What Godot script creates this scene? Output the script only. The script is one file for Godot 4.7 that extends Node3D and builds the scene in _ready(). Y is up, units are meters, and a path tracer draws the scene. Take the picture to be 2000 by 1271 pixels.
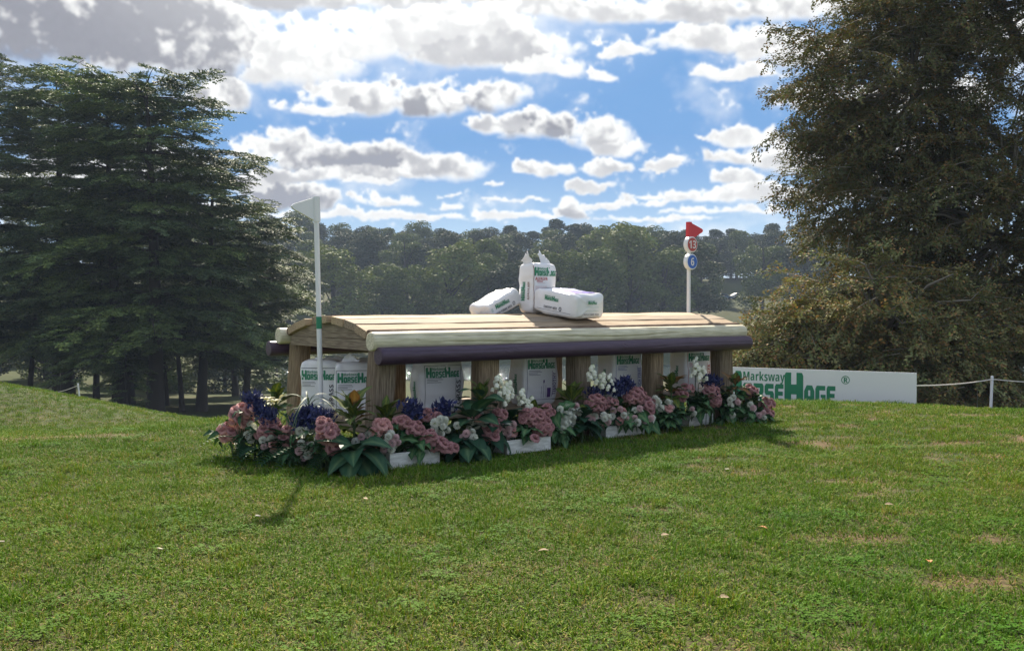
extends Node3D
# A cross-country table jump dressed with flowers and feed sacks on a mown rise, cedars, beeches and a wooded valley behind.

const JO := Vector3(-1.24094, 0, -8.6)        # the jump: origin at the near end of its front rail
const JU := Vector3(0.79703, 0, -0.60393)     # along the jump
const JV := Vector3(-0.60393, 0, -0.79703)    # across it, away from the take-off side
var jump_turn := atan2(0.60393, 0.79703)      # turn of a node whose local x runs along JU
var used := {}
var M := {}
var rng := RandomNumberGenerator.new()
var n_land := FastNoiseLite.new()
var n_patch := FastNoiseLite.new()
var n_wob := FastNoiseLite.new()
var font: Font
var P := {}                                   # shared leaf and bloom meshes

func j(u, y, v): return JO + JU * u + JV * v + Vector3(0, y, 0)
func rr(a, b): return rng.randf_range(a, b)
func ss(a, b, x): return smoothstep(a, b, x)

func numbered(called):
	if not used.has(called):
		used[called] = 0
		return called
	used[called] += 1
	return "%s_%03d" % [called, used[called]]

func tag(o, label, category, group = "", kind = ""):
	o.set_meta("label", label); o.set_meta("category", category)
	if group != "": o.set_meta("group", group)
	if kind != "": o.set_meta("kind", kind)
	return o

func thing(called, label, category, at, turn = 0.0, group = ""):
	var o = Node3D.new(); o.name = numbered(called); add_child(o)
	o.position = at; o.rotation.y = turn
	return tag(o, label, category, group)

func part(called, mesh, m, parent, xf = Transform3D.IDENTITY):
	var o = MeshInstance3D.new(); o.name = called; o.mesh = mesh; o.material_override = m; o.transform = xf
	parent.add_child(o, true)
	return o

func setting(called, mesh, m):
	var o = MeshInstance3D.new(); o.name = numbered(called); o.mesh = mesh; o.material_override = m
	o.set_meta("kind", "structure"); add_child(o)
	return o

func copy_of(o, label = "", group = ""):
	var c = o.duplicate(); c.name = numbered(String(o.name).rstrip("0123456789").trim_suffix("_")); add_child(c)
	if label != "": c.set_meta("label", label)
	if group != "": c.set_meta("group", group)
	return c

func mat(c, rough = 0.8, vcol = false, back = 0.0, spec = 0.5):
	var m = StandardMaterial3D.new()
	m.albedo_color = Color(c[0], c[1], c[2]).linear_to_srgb(); m.roughness = rough; m.metallic_specular = spec
	m.vertex_color_use_as_albedo = vcol; m.cull_mode = BaseMaterial3D.CULL_DISABLED
	if back > 0.0:
		m.backlight_enabled = true; m.backlight = Color(back, back, back * 0.7)
	return m

func noise_tex(freq, lo, hi, size = 512, octaves = 5, as_normal = false, bump = 4.0, seed_ = 1, kind = FastNoiseLite.TYPE_SIMPLEX_SMOOTH):
	var n = FastNoiseLite.new(); n.noise_type = kind; n.frequency = freq; n.fractal_octaves = octaves; n.seed = seed_
	var t = NoiseTexture2D.new(); t.width = size; t.height = size; t.seamless = true; t.noise = n; t.generate_mipmaps = false
	if as_normal:
		t.as_normal_map = true; t.bump_strength = bump
	else:
		var g = Gradient.new(); g.set_color(0, lo); g.set_color(1, hi); t.color_ramp = g
	return t

func grey(a): return Color(a, a, a)

# ---------- shapes ----------
func new_st():
	var st = SurfaceTool.new(); st.begin(Mesh.PRIMITIVE_TRIANGLES); return st

func commit(st, smooth = true):
	if smooth: st.generate_normals()
	return st.commit()

func quad(st, a, b, c, d):
	st.add_vertex(a); st.add_vertex(b); st.add_vertex(c); st.add_vertex(a); st.add_vertex(c); st.add_vertex(d)

func grid(st, rows, closed = false, cols = null):
	for i in rows.size() - 1:
		var n = rows[i].size()
		for k in (n if closed else n - 1):
			var k2 = (k + 1) % n
			var q = [[i, k], [i + 1, k], [i + 1, k2], [i, k], [i + 1, k2], [i, k2]]
			for e in q:
				if cols != null: st.set_color(cols[e[0]][e[1]])
				st.add_vertex(rows[e[0]][e[1]])

func cap(st, ring, flip = false):
	st.set_smooth_group(-1)
	var c = Vector3.ZERO
	for p in ring: c += p
	c /= ring.size()
	for k in ring.size():
		var a = ring[k]; var b = ring[(k + 1) % ring.size()]
		if flip: st.add_vertex(c); st.add_vertex(b); st.add_vertex(a)
		else: st.add_vertex(c); st.add_vertex(a); st.add_vertex(b)
	st.set_smooth_group(0)

func frame_of(d):
	var up = Vector3.UP if absf(d.y) < 0.95 else Vector3.RIGHT
	var x = up.cross(d).normalized()
	return [x, d.cross(x).normalized()]

func tube(st, pts, radii, sides = 6, caps = true):
	var rows = []
	for i in pts.size():
		var d = (pts[mini(i + 1, pts.size() - 1)] - pts[maxi(i - 1, 0)]).normalized()
		var f = frame_of(d)
		var ring = []
		for k in sides:
			var a = TAU * k / sides
			ring.append(pts[i] + (f[0] * cos(a) + f[1] * sin(a)) * radii[i])
		rows.append(ring)
	grid(st, rows, true)
	if caps:
		cap(st, rows[0], true); cap(st, rows[-1])

# a box with chamfered long edges, wavering a little along x; size (length, height, depth), centred
func beam(size, bevel = 0.006, waver = 0.0, segs = 1, seed_ = 0):
	var st = new_st(); st.set_smooth_group(-1)
	var hy = size.y / 2; var hz = size.z / 2; var b = bevel
	var prof = [Vector2(-hz + b, hy), Vector2(hz - b, hy), Vector2(hz, hy - b), Vector2(hz, -hy + b), Vector2(hz - b, -hy), Vector2(-hz + b, -hy), Vector2(-hz, -hy + b), Vector2(-hz, hy - b)]
	var rows = []
	for i in segs + 1:
		var x = -size.x / 2 + size.x * i / segs
		var ring = []
		for k in prof.size():
			var p = prof[k]
			var w = 0.0 if waver == 0.0 else waver * n_wob.get_noise_3d(x * 60.0 + seed_ * 97.0, k * 35.0, seed_ * 13.0)
			ring.append(Vector3(x, p.y + w, p.x + w * 0.7))
		rows.append(ring)
	var e = minf(bevel, size.x * 0.2)
	var first = []; var last = []
	for p in rows[0]: first.append(Vector3(p.x - e * 0.6, p.y * 0.97, p.z * 0.97))
	for p in rows[-1]: last.append(Vector3(p.x + e * 0.6, p.y * 0.97, p.z * 0.97))
	rows.push_front(first); rows.push_back(last)
	grid(st, rows, true); cap(st, first, true); cap(st, last)
	return commit(st)

# a peeled log along x from 0 to length, with drying cracks cut into it: cracks = [[angle, x0, x1, depth], ...]
func log_mesh(length, r, segs, sides, seed_, cracks = [], knots = []):
	var st = new_st()
	var rows = []
	for i in segs + 1:
		var x = length * i / segs
		var ring = []
		for k in sides:
			var a = TAU * k / sides
			var rad = r * (1.0 + 0.035 * n_wob.get_noise_3d(x * 22.0 + seed_ * 50.0, cos(a) * 14.0, sin(a) * 14.0)) * (1.0 + 0.03 * sin(x * 1.1 + seed_))
			for c in cracks:
				var ca = c[0] + 0.12 * sin(x * 2.3 + c[0] * 5.0) + 0.10 * n_wob.get_noise_1d(x * 40.0 + c[0] * 300.0)
				var da = absf(wrapf(a - ca, -PI, PI))
				var along = ss(c[1], c[1] + 0.25, x) * (1.0 - ss(c[2] - 0.25, c[2], x))
				rad -= c[3] * along * clampf(1.0 - da / 0.10, 0.0, 1.0)
			for q in knots:
				var dd = Vector2((x - q[0]), wrapf(a - q[1], -PI, PI) * r).length()
				rad += -0.011 * exp(-pow(dd / q[2], 2.0) * 3.0) + 0.005 * exp(-pow((dd - q[2] * 1.3) / q[2], 2.0) * 3.0)
			ring.append(Vector3(x, cos(a) * rad, sin(a) * rad))
		rows.append(ring)
	for side in 2:
		var src = rows[0] if side == 0 else rows[-1]
		var ring = []; var ring2 = []
		for p in src:
			ring.append(Vector3(p.x + (-0.012 if side == 0 else 0.012), p.y * 0.95, p.z * 0.95))
			ring2.append(Vector3(p.x + (-0.016 if side == 0 else 0.016), p.y * 0.86, p.z * 0.86))
		if side == 0:
			rows.push_front(ring); rows.push_front(ring2)
		else:
			rows.push_back(ring); rows.push_back(ring2)
	grid(st, rows, true); cap(st, rows[0], true); cap(st, rows[-1])
	return commit(st)

func prism(poly, depth, axis_z = true):                 # a flat outline in x, y given a thickness in z
	var st = new_st(); st.set_smooth_group(-1)
	var tri = Geometry2D.triangulate_polygon(PackedVector2Array(poly))
	for s in [1.0, -1.0]:
		for k in range(0, tri.size(), 3):
			var t = [tri[k], tri[k + 1], tri[k + 2]]
			if s < 0: t = [t[0], t[2], t[1]]
			for i in t: st.add_vertex(Vector3(poly[i].x, poly[i].y, s * depth / 2))
	for k in poly.size():
		var a = poly[k]; var b = poly[(k + 1) % poly.size()]
		quad(st, Vector3(a.x, a.y, -depth / 2), Vector3(a.x, a.y, depth / 2), Vector3(b.x, b.y, depth / 2), Vector3(b.x, b.y, -depth / 2))
	return commit(st)

func raw_mesh(v: PackedVector3Array, c: PackedColorArray):
	var a = []; a.resize(Mesh.ARRAY_MAX)
	a[Mesh.ARRAY_VERTEX] = v
	if c.size() > 0: a[Mesh.ARRAY_COLOR] = c
	var m = ArrayMesh.new(); m.add_surface_from_arrays(Mesh.PRIMITIVE_TRIANGLES, a)
	return m

# lettering laid on a surface: where(x, y) gives the point on it; size is the height of a capital, centre of the line at (cx, cy)
func letters(text, f, cap_h, cx, cy, stretch, where: Callable, turn = 0.0, align = 0):
	var t = TextMesh.new(); t.font = f; t.text = text; t.font_size = 64; t.pixel_size = 0.01; t.depth = 0.0; t.curve_step = 1.0
	t.horizontal_alignment = HORIZONTAL_ALIGNMENT_CENTER if align == 0 else HORIZONTAL_ALIGNMENT_LEFT
	var a = t.get_mesh_arrays()
	var src = a[Mesh.ARRAY_VERTEX]; var idx = a[Mesh.ARRAY_INDEX]
	var lo = Vector2(INF, INF); var hi = -lo
	for p in src:
		lo = lo.min(Vector2(p.x, p.y)); hi = hi.max(Vector2(p.x, p.y))
	var k = cap_h / (0.64 * 0.714)
	var mid = Vector2((lo.x + hi.x) / 2 if align == 0 else lo.x, 0)
	var ref = TextMesh.new(); ref.font = f; ref.text = "H"; ref.font_size = 64; ref.pixel_size = 0.01; ref.depth = 0.0
	var ra = ref.get_mesh_arrays()[Mesh.ARRAY_VERTEX]
	var rl = INF; var rh = -INF
	for p in ra: rl = minf(rl, p.y); rh = maxf(rh, p.y)
	k = cap_h / (rh - rl); mid.y = (rl + rh) / 2
	if stretch < 0.0: stretch = -stretch / ((hi.x - lo.x) * k)   # a negative stretch is a width to fill
	var st = new_st()
	for i in idx:
		var p = src[i]
		var q = Vector2((p.x - mid.x) * k * stretch, (p.y - mid.y) * k).rotated(turn)
		st.add_vertex(where.call(cx + q.x, cy + q.y))
	return commit(st)

func bars(rects, where: Callable, steps = 8):            # flat printed rules and blocks: [x, y, w, h] centred
	var st = new_st()
	for r in rects:
		var nx = maxi(1, int(ceil(r[2] / 0.03))); var ny = maxi(1, int(ceil(r[3] / 0.03)))
		for i in nx:
			for k in ny:
				var x0 = r[0] - r[2] / 2 + r[2] * i / nx; var x1 = r[0] - r[2] / 2 + r[2] * (i + 1) / nx
				var y0 = r[1] - r[3] / 2 + r[3] * k / ny; var y1 = r[1] - r[3] / 2 + r[3] * (k + 1) / ny
				quad(st, where.call(x0, y0), where.call(x0, y1), where.call(x1, y1), where.call(x1, y0))
	return commit(st)

# ---------- sky ----------
# cumulus as they lie round the view: [x, y, half width, half height, greyness of the core], in 1905 pixels per radian
var heaps := [
	[60, 20, 470, 175, 1.1], [340, 90, 210, 130, 1.25], [440, 190, 70, 45, 0.6], [520, -10, 130, 60, 0.9], [590, 120, 125, 85, 0.25], [660, 190, 90, 40, 0.3],
	[860, 70, 200, 62, 0.35], [960, 105, 170, 50, 0.55], [720, 85, 90, 60, 0.2], [1060, 135, 90, 22, 0.1], [820, 0, 260, 34, 0.7], [1180, 25, 240, 38, 0.45], [1480, 20, 220, 55, 0.45], [1420, 85, 170, 40, 0.3], [1215, 103, 50, 16, 0.1], [1175, 145, 26, 13, 0.0], [1440, 148, 100, 17, 0.1], [1560, 110, 120, 40, 0.2],
	[700, 200, 100, 40, 0.6], [640, 215, 90, 22, 0.1], [840, 205, 70, 40, 0.9], [930, 190, 105, 36, 0.85], [990, 240, 80, 26, 0.5], [1060, 250, 90, 34, 0.9], [1150, 262, 80, 40, 0.5], [1200, 285, 60, 22, 0.4],
	[545, 285, 70, 36, 0.5], [480, 300, 60, 40, 0.2], [620, 310, 100, 42, 0.8], [730, 315, 100, 42, 0.8], [860, 328, 85, 32, 0.5], [660, 345, 210, 22, 0.5], [720, 360, 70, 12, 0.1],
	[560, 385, 90, 30, 0.9], [630, 395, 40, 26, 0.8], [500, 360, 70, 30, 0.2], [1050, 328, 70, 20, 0.35], [1005, 332, 40, 9, 0.1], [1195, 322, 52, 20, 0.4], [1150, 358, 52, 14, 0.3], [1130, 366, 30, 8, 0.2], [1315, 315, 44, 18, 0.25], [1290, 326, 24, 6, 0.1],
	[1460, 272, 70, 24, 0.2], [1390, 271, 34, 4, 0.0], [1480, 308, 80, 24, 0.3], [1450, 350, 66, 17, 0.3], [1370, 385, 150, 19, 0.25], [1500, 380, 120, 24, 0.2], [1260, 395, 45, 10, 0.2], [1250, 380, 36, 7, 0.1], [1420, 412, 130, 9, 0.1],
	[1112, 408, 34, 24, 0.55], [1085, 415, 26, 16, 0.1], [1140, 418, 24, 18, 0.6], [1190, 400, 40, 12, 0.0], [1020, 424, 90, 9, 0.0], [760, 393, 62, 13, 0.2], [690, 418, 130, 11, 0.1], [865, 400, 40, 11, 0.1], [865, 377, 42, 5, 0.0], [1015, 391, 52, 6, 0.0], [950, 357, 24, 8, 0.2], [960, 427, 60, 10, 0.0], [820, 424, 90, 8, 0.0], [1280, 428, 120, 7, 0.0],
	[1650, 300, 200, 60, 0.3], [1750, 200, 200, 50, 0.3], [1800, 380, 250, 40, 0.2], [1900, 80, 220, 50, 0.4], [250, 330, 180, 60, 0.3], [80, 380, 220, 50, 0.3], [330, 420, 160, 30, 0.2]]
var n_sky := FastNoiseLite.new()
var n_far := FastNoiseLite.new()
var n_puff := FastNoiseLite.new()

func sky_color(az, el):
	var x = az * 1905.0; var y = -el * 1905.0                 # from the middle of the view and from the horizon
	var e = rad_to_deg(maxf(el, 0.0))
	var blue = Color(0.25, 0.345, 0.42).lerp(Color(0.085, 0.175, 0.325), ss(0.0, 10.0, e)).lerp(Color(0.060, 0.135, 0.28), ss(10.0, 70.0, e))
	var sq = 1.0 + 1.6 * exp(-e / 4.0)
	var f0 = n_sky.get_noise_2d(x * 0.35 + 300.0, y * sq * 0.45)
	var f1 = n_sky.get_noise_2d(x * 0.8, y * sq * 1.25); var f2 = n_sky.get_noise_2d(x * 2.1 + 700.0, y * sq * 3.2)
	var f3 = n_sky.get_noise_2d(x * 7.0 + 90.0, y * sq * 8.0 + 50.0)
	var billow = absf(n_puff.get_noise_2d(x, y * sq * 1.2)) * 1.6 - 0.45
	var t = -0.30; var grey_ = 0.0; var low = 0.0; var best = -1.0
	var inside = (1.0 - ss(1060.0, 1300.0, absf(x))) * (1.0 - ss(27.0, 36.0, e))
	if inside > 0.0:
		var px = 1000.0 + 1905.0 * tan(az); var py = 591.0 - 1905.0 * tan(el) / cos(az)
		px += f1 * 60.0 + f2 * 26.0 + f3 * 10.0; py += f0 * 22.0 + f2 * 13.0 + f3 * 5.0
		for h in heaps:
			var dy = (py - h[1]) / h[3]
			if absf(dy) > 1.5: continue
			var dx = (px - h[0]) / h[2]
			if absf(dx) > 1.5: continue
			if dy > 0.0: dy *= 1.45
			var d = 1.0 - (dx * dx + dy * dy)
			if d > -0.30: t = maxf(t, d * 0.55) + maxf(0.0, minf(d, t + 0.1)) * 0.35
			if d > best:
				best = d; grey_ = h[4]; low = dy
		t = lerpf(0.0, t, inside)
		grey_ *= inside
	else: t = 0.0
	if inside < 1.0:
		var plane = Vector3(sin(az) * cos(el), sin(el), -cos(az) * cos(el))
		var q = plane * (1.0 / (plane.y + 0.22))
		var c = n_far.get_noise_2d(q.x * 55.0 + 31.0, q.z * 55.0 + 17.0) + 0.10
		t += c * 1.5 * (1.0 - inside)
		grey_ += clampf(c * 2.0, 0.0, 1.0) * (1.0 - inside)
	var d2 = t + f1 * 0.44 + f2 * 0.34 + f3 * 0.20 - billow * 0.22 * (1.0 - 0.5 * clampf(low, 0.0, 1.0))
	var cover = ss(-0.14, 0.30 + 0.26 * clampf(low, 0.0, 1.0), d2 + 0.03)
	cover = maxf(cover, ss(-0.1, 0.7, f0 + f1 * 0.6 + f2 * 0.25 + 0.12 + maxf(t, -0.25) * 0.6) * 0.50)
	cover = maxf(cover, 0.62 * exp(-e / 1.6))
	var core = ss(0.05, 0.75, d2 * 0.95 + f1 * 0.16 - billow * (0.30 - 0.22 * ss(0.9, 1.1, grey_)) + clampf(low, -1.0, 1.0) * 0.26) * clampf(grey_ + 0.12, 0.18, 1.25)
	core += 0.16 * ss(0.1, 0.6, d2) * (0.5 + f2)
	var white = Color(0.485, 0.485, 0.475)
	var shade = Color(0.125, 0.130, 0.152)
	var c2 = white.lerp(shade, clampf(core * 0.95, 0.0, 0.95)) * (1.0 + 0.06 * f3)
	var out = blue.lerp(c2, cover)
	var sun = Vector3(-0.0973, 0.6018, -0.7927)
	var dirv = Vector3(sin(az) * cos(el), sin(el), -cos(az) * cos(el))
	return out.lerp(Color(0.7, 0.7, 0.68), 0.5 * ss(0.88, 1.0, dirv.dot(sun)))

func put(data, at, c):
	var s = c.linear_to_srgb()
	data[at] = int(clampf(s.r, 0, 1) * 255.0); data[at + 1] = int(clampf(s.g, 0, 1) * 255.0); data[at + 2] = int(clampf(s.b, 0, 1) * 255.0)

func make_sky():
	n_sky.frequency = 0.006; n_sky.fractal_octaves = 5; n_sky.seed = 5; n_sky.fractal_gain = 0.55
	n_puff.frequency = 0.011; n_puff.fractal_octaves = 4; n_puff.seed = 15
	n_far.frequency = 0.014; n_far.fractal_octaves = 5; n_far.seed = 8
	var w = 768; var h = 384
	var data = PackedByteArray(); data.resize(w * h * 3)
	for y in h / 2 + 4:
		for x in w:
			var az = wrapf((x + 0.5) / w * TAU, -PI, PI)
			put(data, (y * w + x) * 3, sky_color(az, PI / 2 - (y + 0.5) / h * PI))
	for y in range(h / 2 + 4, h):
		for x in w: put(data, (y * w + x) * 3, Color(0.35, 0.38, 0.36))
	var img = Image.create_from_data(w, h, false, Image.FORMAT_RGB8, data)
	img.resize(4096, 2048, Image.INTERPOLATE_CUBIC)
	var k = 4096.0 / TAU
	var half_w = int(deg_to_rad(33.0) * k); var top = int((PI / 2 - deg_to_rad(25.0)) * k); var bottom = int((PI / 2 + deg_to_rad(0.5)) * k)
	for side in 2:
		var pw = half_w; var ph = bottom - top
		var d2 = PackedByteArray(); d2.resize(pw * ph * 3)
		var x0 = 0 if side == 0 else 4096 - half_w
		for y in ph:
			for x in pw:
				var az = wrapf((x0 + x + 0.5) / k, -PI, PI)
				put(d2, (y * pw + x) * 3, sky_color(az, PI / 2 - (top + y + 0.5) / k))
		img.blit_rect(Image.create_from_data(pw, ph, false, Image.FORMAT_RGB8, d2), Rect2i(0, 0, pw, ph), Vector2i(x0, top))
	var m = PanoramaSkyMaterial.new(); m.panorama = ImageTexture.create_from_image(img)
	var s = Sky.new(); s.sky_material = m
	return s

# ---------- land ----------
func ground_h(x, z):
	var d = -z
	var left = 1.0 - ss(-7.0, -1.0, x)
	var brow = lerpf(12.2, 8.2, left) + 0.7 * ss(1.0, 4.0, x) * (1.0 - ss(4.0, 9.0, x)) - 1.3 * ss(4.0, 8.5, x)
	var s = maxf(0.0, d - brow)
	var right_h = -0.16 * s * s / (s + 3.0)
	var left_h = -0.14 * s * s / (s + 3.0)
	if s > 14.0: left_h = -1.614 - (minf(s, 52.0) - 14.0) * 0.105 - maxf(0.0, s - 52.0) * 0.055
	var h = maxf(lerpf(right_h, left_h, left), -9.75)
	if d > 95.0: h = lerpf(h, lerpf(-8.4, -9.75, ss(-62.0, -38.0, x)), ss(95.0, 124.0, d))
	var b = 1.0 - ss(-14.5, -6.5, x)
	var off = d - 23.0
	h += 1.42 * b * exp(-off * off / (2.0 * (8.0 if off < 0.0 else 30.0)))
	h += 0.02 * n_land.get_noise_2d(x * 9.0, z * 9.0) + 0.05 * n_land.get_noise_2d(x * 2.2, z * 2.2) * ss(3.0, 14.0, d) * ss(9.0, 12.0, d)
	h += 0.6 * n_land.get_noise_2d(x * 0.5, z * 0.5) * ss(45.0, 100.0, d) * (1.0 - ss(95.0, 115.0, d))
	if d > 172.0:
		var up = minf((d - 172.0) * 0.18, 18.2 + 2.6 * ss(10.0, -60.0, x))
		h += up * ss(172.0, 190.0, d) + 1.2 * n_land.get_noise_2d(x * 0.35, z * 0.35) * ss(180.0, 220.0, d)
	return h

func axis(inner_lo, inner_hi, step, far_lo, far_hi, grow):
	var a = []
	var v = inner_lo
	while v <= inner_hi + 0.001:
		a.append(v); v += step
	var st = step
	v = inner_hi
	while v < far_hi:
		st *= grow; v += st; a.append(v)
	st = step; v = inner_lo
	while v > far_lo:
		st *= grow; v -= st; a.push_front(v)
	return a

func make_ground():
	var xs = axis(-14.0, 12.0, 0.3, -500.0, 500.0, 1.09)
	var ds = axis(1.5, 26.0, 0.3, -40.0, 800.0, 1.055)
	var v = PackedVector3Array(); var nrm = PackedVector3Array(); var c = PackedColorArray(); var idx = PackedInt32Array()
	for d in ds:
		for x in xs:
			var h = ground_h(x, -d)
			v.append(Vector3(x, h, -d))
			var e = 0.3 + absf(d) * 0.01
			nrm.append(Vector3(ground_h(x - e, -d) - ground_h(x + e, -d), 2 * e, ground_h(x, -d - e) - ground_h(x, -d + e)).normalized())
			var cc = Color(0.072, 0.100, 0.030).lerp(Color(0.112, 0.108, 0.044), clampf(0.35 + n_patch.get_noise_2d(x * 3.0, d * 3.0), 0, 1)).lerp(Color(0.20, 0.135, 0.078), clampf(bare(x, -d), 0, 1) * (1.0 if d < 30.0 else 0.0))
			c.append(cc)
	var w = xs.size()
	for i in ds.size() - 1:
		for k in w - 1:
			var a = i * w + k
			idx.append_array(PackedInt32Array([a, a + w, a + w + 1, a, a + w + 1, a + 1]))
	var arr = []; arr.resize(Mesh.ARRAY_MAX)
	arr[Mesh.ARRAY_VERTEX] = v; arr[Mesh.ARRAY_NORMAL] = nrm; arr[Mesh.ARRAY_COLOR] = c; arr[Mesh.ARRAY_INDEX] = idx
	var m = ArrayMesh.new(); m.add_surface_from_arrays(Mesh.PRIMITIVE_TRIANGLES, arr)
	var g = mat([1, 1, 1], 0.95, true, 0.0, 0.2)
	g.albedo_texture = noise_tex(0.02, grey(0.55), grey(1.0), 1024, 6, false, 0, 3)
	g.uv1_triplanar = true; g.uv1_world_triplanar = true; g.uv1_scale = Vector3(0.8, 0.8, 0.8)
	setting("ground", m, g)

# worn, strawy patches of the lawn, 0 to 1
func bare(x, z):
	var b = ss(0.14, 0.5, n_patch.get_noise_2d(x * 55.0, z * 85.0) + 0.35 * n_patch.get_noise_2d(x * 110.0 + 40.0, z * 150.0))
	var side = ss(0.5, 2.5, x) * (1.0 - ss(-4.5, -3.6, z) * 0.3)
	b *= 0.34 + 0.66 * side
	var path = exp(-pow((-z - 10.3 + 0.05 * (x + 5.0)) / 0.35, 2.0)) * (1.0 - ss(-4.6, -3.4, x))
	return maxf(b, path * 0.8)

# ---------- grass ----------
func tuft(blades, reach, hgt, flat_, seed_):
	var r = RandomNumberGenerator.new(); r.seed = seed_
	var v = PackedVector3Array(); var c = PackedColorArray()
	for i in blades:
		var at = Vector3(r.randf_range(-reach, reach), -0.004, r.randf_range(-reach, reach))
		var a = r.randf() * TAU
		var lean = r.randf_range(0.3, 1.0) * flat_
		var l = hgt * r.randf_range(0.55, 1.25)
		var d = Vector3(cos(a), 0, sin(a)); var side = Vector3(-sin(a), 0, cos(a)) * r.randf_range(0.0016, 0.0030)
		var p1 = at + d * l * 0.45 * lean + Vector3.UP * l * 0.5 * (1.1 - lean * 0.5)
		var p2 = at + d * l * lean * 1.05 + Vector3.UP * l * (1.0 - lean * 0.72)
		for p in [at - side, p1 - side, p1 + side, at - side, p1 + side, at + side, p1 - side, p2, p1 + side]: v.append(p)
		var k = r.randf()
		var col = Color(0.062, 0.140, 0.013).lerp(Color(0.138, 0.230, 0.025), r.randf())
		if k > 0.91: col = Color(0.30, 0.25, 0.12)
		elif k > 0.80: col = Color(0.20, 0.235, 0.050)
		elif k > 0.74: col = Color(0.15, 0.23, 0.08)
		for q in 9: c.append(col)
	return raw_mesh(v, c)

func clover(seed_):                                        # low broad weeds among the turf
	var r = RandomNumberGenerator.new(); r.seed = seed_
	var v = PackedVector3Array(); var c = PackedColorArray()
	for i in 26:
		var at = Vector3(r.randf_range(-0.07, 0.07), r.randf_range(0.008, 0.03), r.randf_range(-0.07, 0.07)); var a0 = r.randf() * TAU
		for k in 3:
			var a = a0 + TAU * k / 3.0; var d = Vector3(cos(a), r.randf_range(-0.1, 0.45), sin(a)) * r.randf_range(0.009, 0.015); var s = Vector3(-sin(a), 0, cos(a)) * 0.006
			v.append_array(PackedVector3Array([at, at + d * 0.7 + s, at + d, at, at + d, at + d * 0.7 - s]))
			for q in 6: c.append(Color(0.050, 0.125, 0.014).lerp(Color(0.095, 0.185, 0.024), r.randf()))
	return raw_mesh(v, c)

func make_grass():
	var m = mat([1, 1, 1], 0.7, true, 0.6, 0.12)
	var kinds = []
	for k in 6: kinds.append(tuft(38, 0.08, 0.046, 0.98, 100 + k))
	for k in 2: kinds.append(tuft(34, 0.06, 0.070, 0.95, 120 + k))
	for k in 2: kinds.append(tuft(16, 0.085, 0.045, 1.2, 130 + k))
	for k in 2: kinds.append(clover(140 + k))
	var bufs = []
	for k in kinds.size(): bufs.append(PackedFloat32Array())
	var r = RandomNumberGenerator.new(); r.seed = 77
	var d = 3.0
	while d < 33.0:
		var step = 0.062 if d < 6.0 else (0.062 + (d - 6.0) * 0.0062)
		var x0 = -0.56 * d - 1.3; var x1 = 0.56 * d + 1.3
		if d > 14.5: x1 = -3.0
		var x = x0
		while x < x1:
			var px = x + r.randf_range(-0.5, 0.5) * step * 1.3; var pz = -(d + r.randf_range(-0.5, 0.5) * step * 1.3)
			x += step
			var b = bare(px, pz)
			if r.randf() < b * 0.6: continue
			var tall = n_patch.get_noise_2d(px * 60.0 + 500.0, pz * 60.0)
			var k = r.randi() % 6
			if tall > 0.16 and r.randf() < 0.5: k = 6 + r.randi() % 2
			if n_patch.get_noise_2d(px * 45.0 + 900.0, pz * 45.0) > 0.16 and r.randf() < 0.14: k = 10 + r.randi() % 2
			if b > 0.35 and r.randf() < 0.8: k = 8 + r.randi() % 2
			var sc = r.randf_range(0.75, 1.2) * (1.0 + maxf(0.0, d - 7.0) * 0.035)
			var bs = Basis(Vector3.UP, r.randf() * TAU).scaled(Vector3(sc, sc * r.randf_range(0.8, 1.1), sc))
			var hue = 0.5 + 0.9 * n_patch.get_noise_2d(px * 9.0, pz * 9.0) + 0.5 * n_patch.get_noise_2d(px * 40.0, pz * 40.0 + 90.0)
			var c = Color(0.82, 0.98, 0.85).lerp(Color(1.22, 1.12, 1.0), clampf(hue, 0, 1)).lerp(Color(1.9, 1.15, 1.5), clampf(b * 0.6, 0, 1)) * r.randf_range(0.8, 1.15)
			var y = ground_h(px, pz)
			bufs[k].append_array(PackedFloat32Array([bs.x.x, bs.y.x, bs.z.x, px, bs.x.y, bs.y.y, bs.z.y, y, bs.x.z, bs.y.z, bs.z.z, pz, c.r, c.g, c.b, 1.0]))
		d += step
	var root = Node3D.new(); root.name = numbered("grass"); add_child(root)
	tag(root, "short trampled green lawn grass with strawy worn patches", "grass", "", "stuff")
	for k in kinds.size():
		var mm = MultiMesh.new(); mm.transform_format = MultiMesh.TRANSFORM_3D; mm.use_colors = true; mm.mesh = kinds[k]
		mm.instance_count = bufs[k].size() / 16; mm.buffer = bufs[k]
		var o = MultiMeshInstance3D.new(); o.name = "grass_tufts"; o.multimesh = mm; o.material_override = m; o.set_meta("kind", "stuff")
		root.add_child(o, true)

func multi(called, mesh, m, xfs, cols, parent):
	var buf = PackedFloat32Array(); buf.resize(xfs.size() * 16)
	for i in xfs.size():
		var t = xfs[i]; var b = t.basis; var c = cols[i]
		var row = [b.x.x, b.y.x, b.z.x, t.origin.x, b.x.y, b.y.y, b.z.y, t.origin.y, b.x.z, b.y.z, b.z.z, t.origin.z, c.r, c.g, c.b, 1.0]
		for k in 16: buf[i * 16 + k] = row[k]
	var mm = MultiMesh.new(); mm.transform_format = MultiMesh.TRANSFORM_3D; mm.use_colors = true; mm.mesh = mesh
	mm.instance_count = xfs.size(); mm.buffer = buf
	var o = MultiMeshInstance3D.new(); o.name = called; o.multimesh = mm; o.material_override = m; o.set_meta("kind", "stuff")
	parent.add_child(o, true)
	return o

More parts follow.
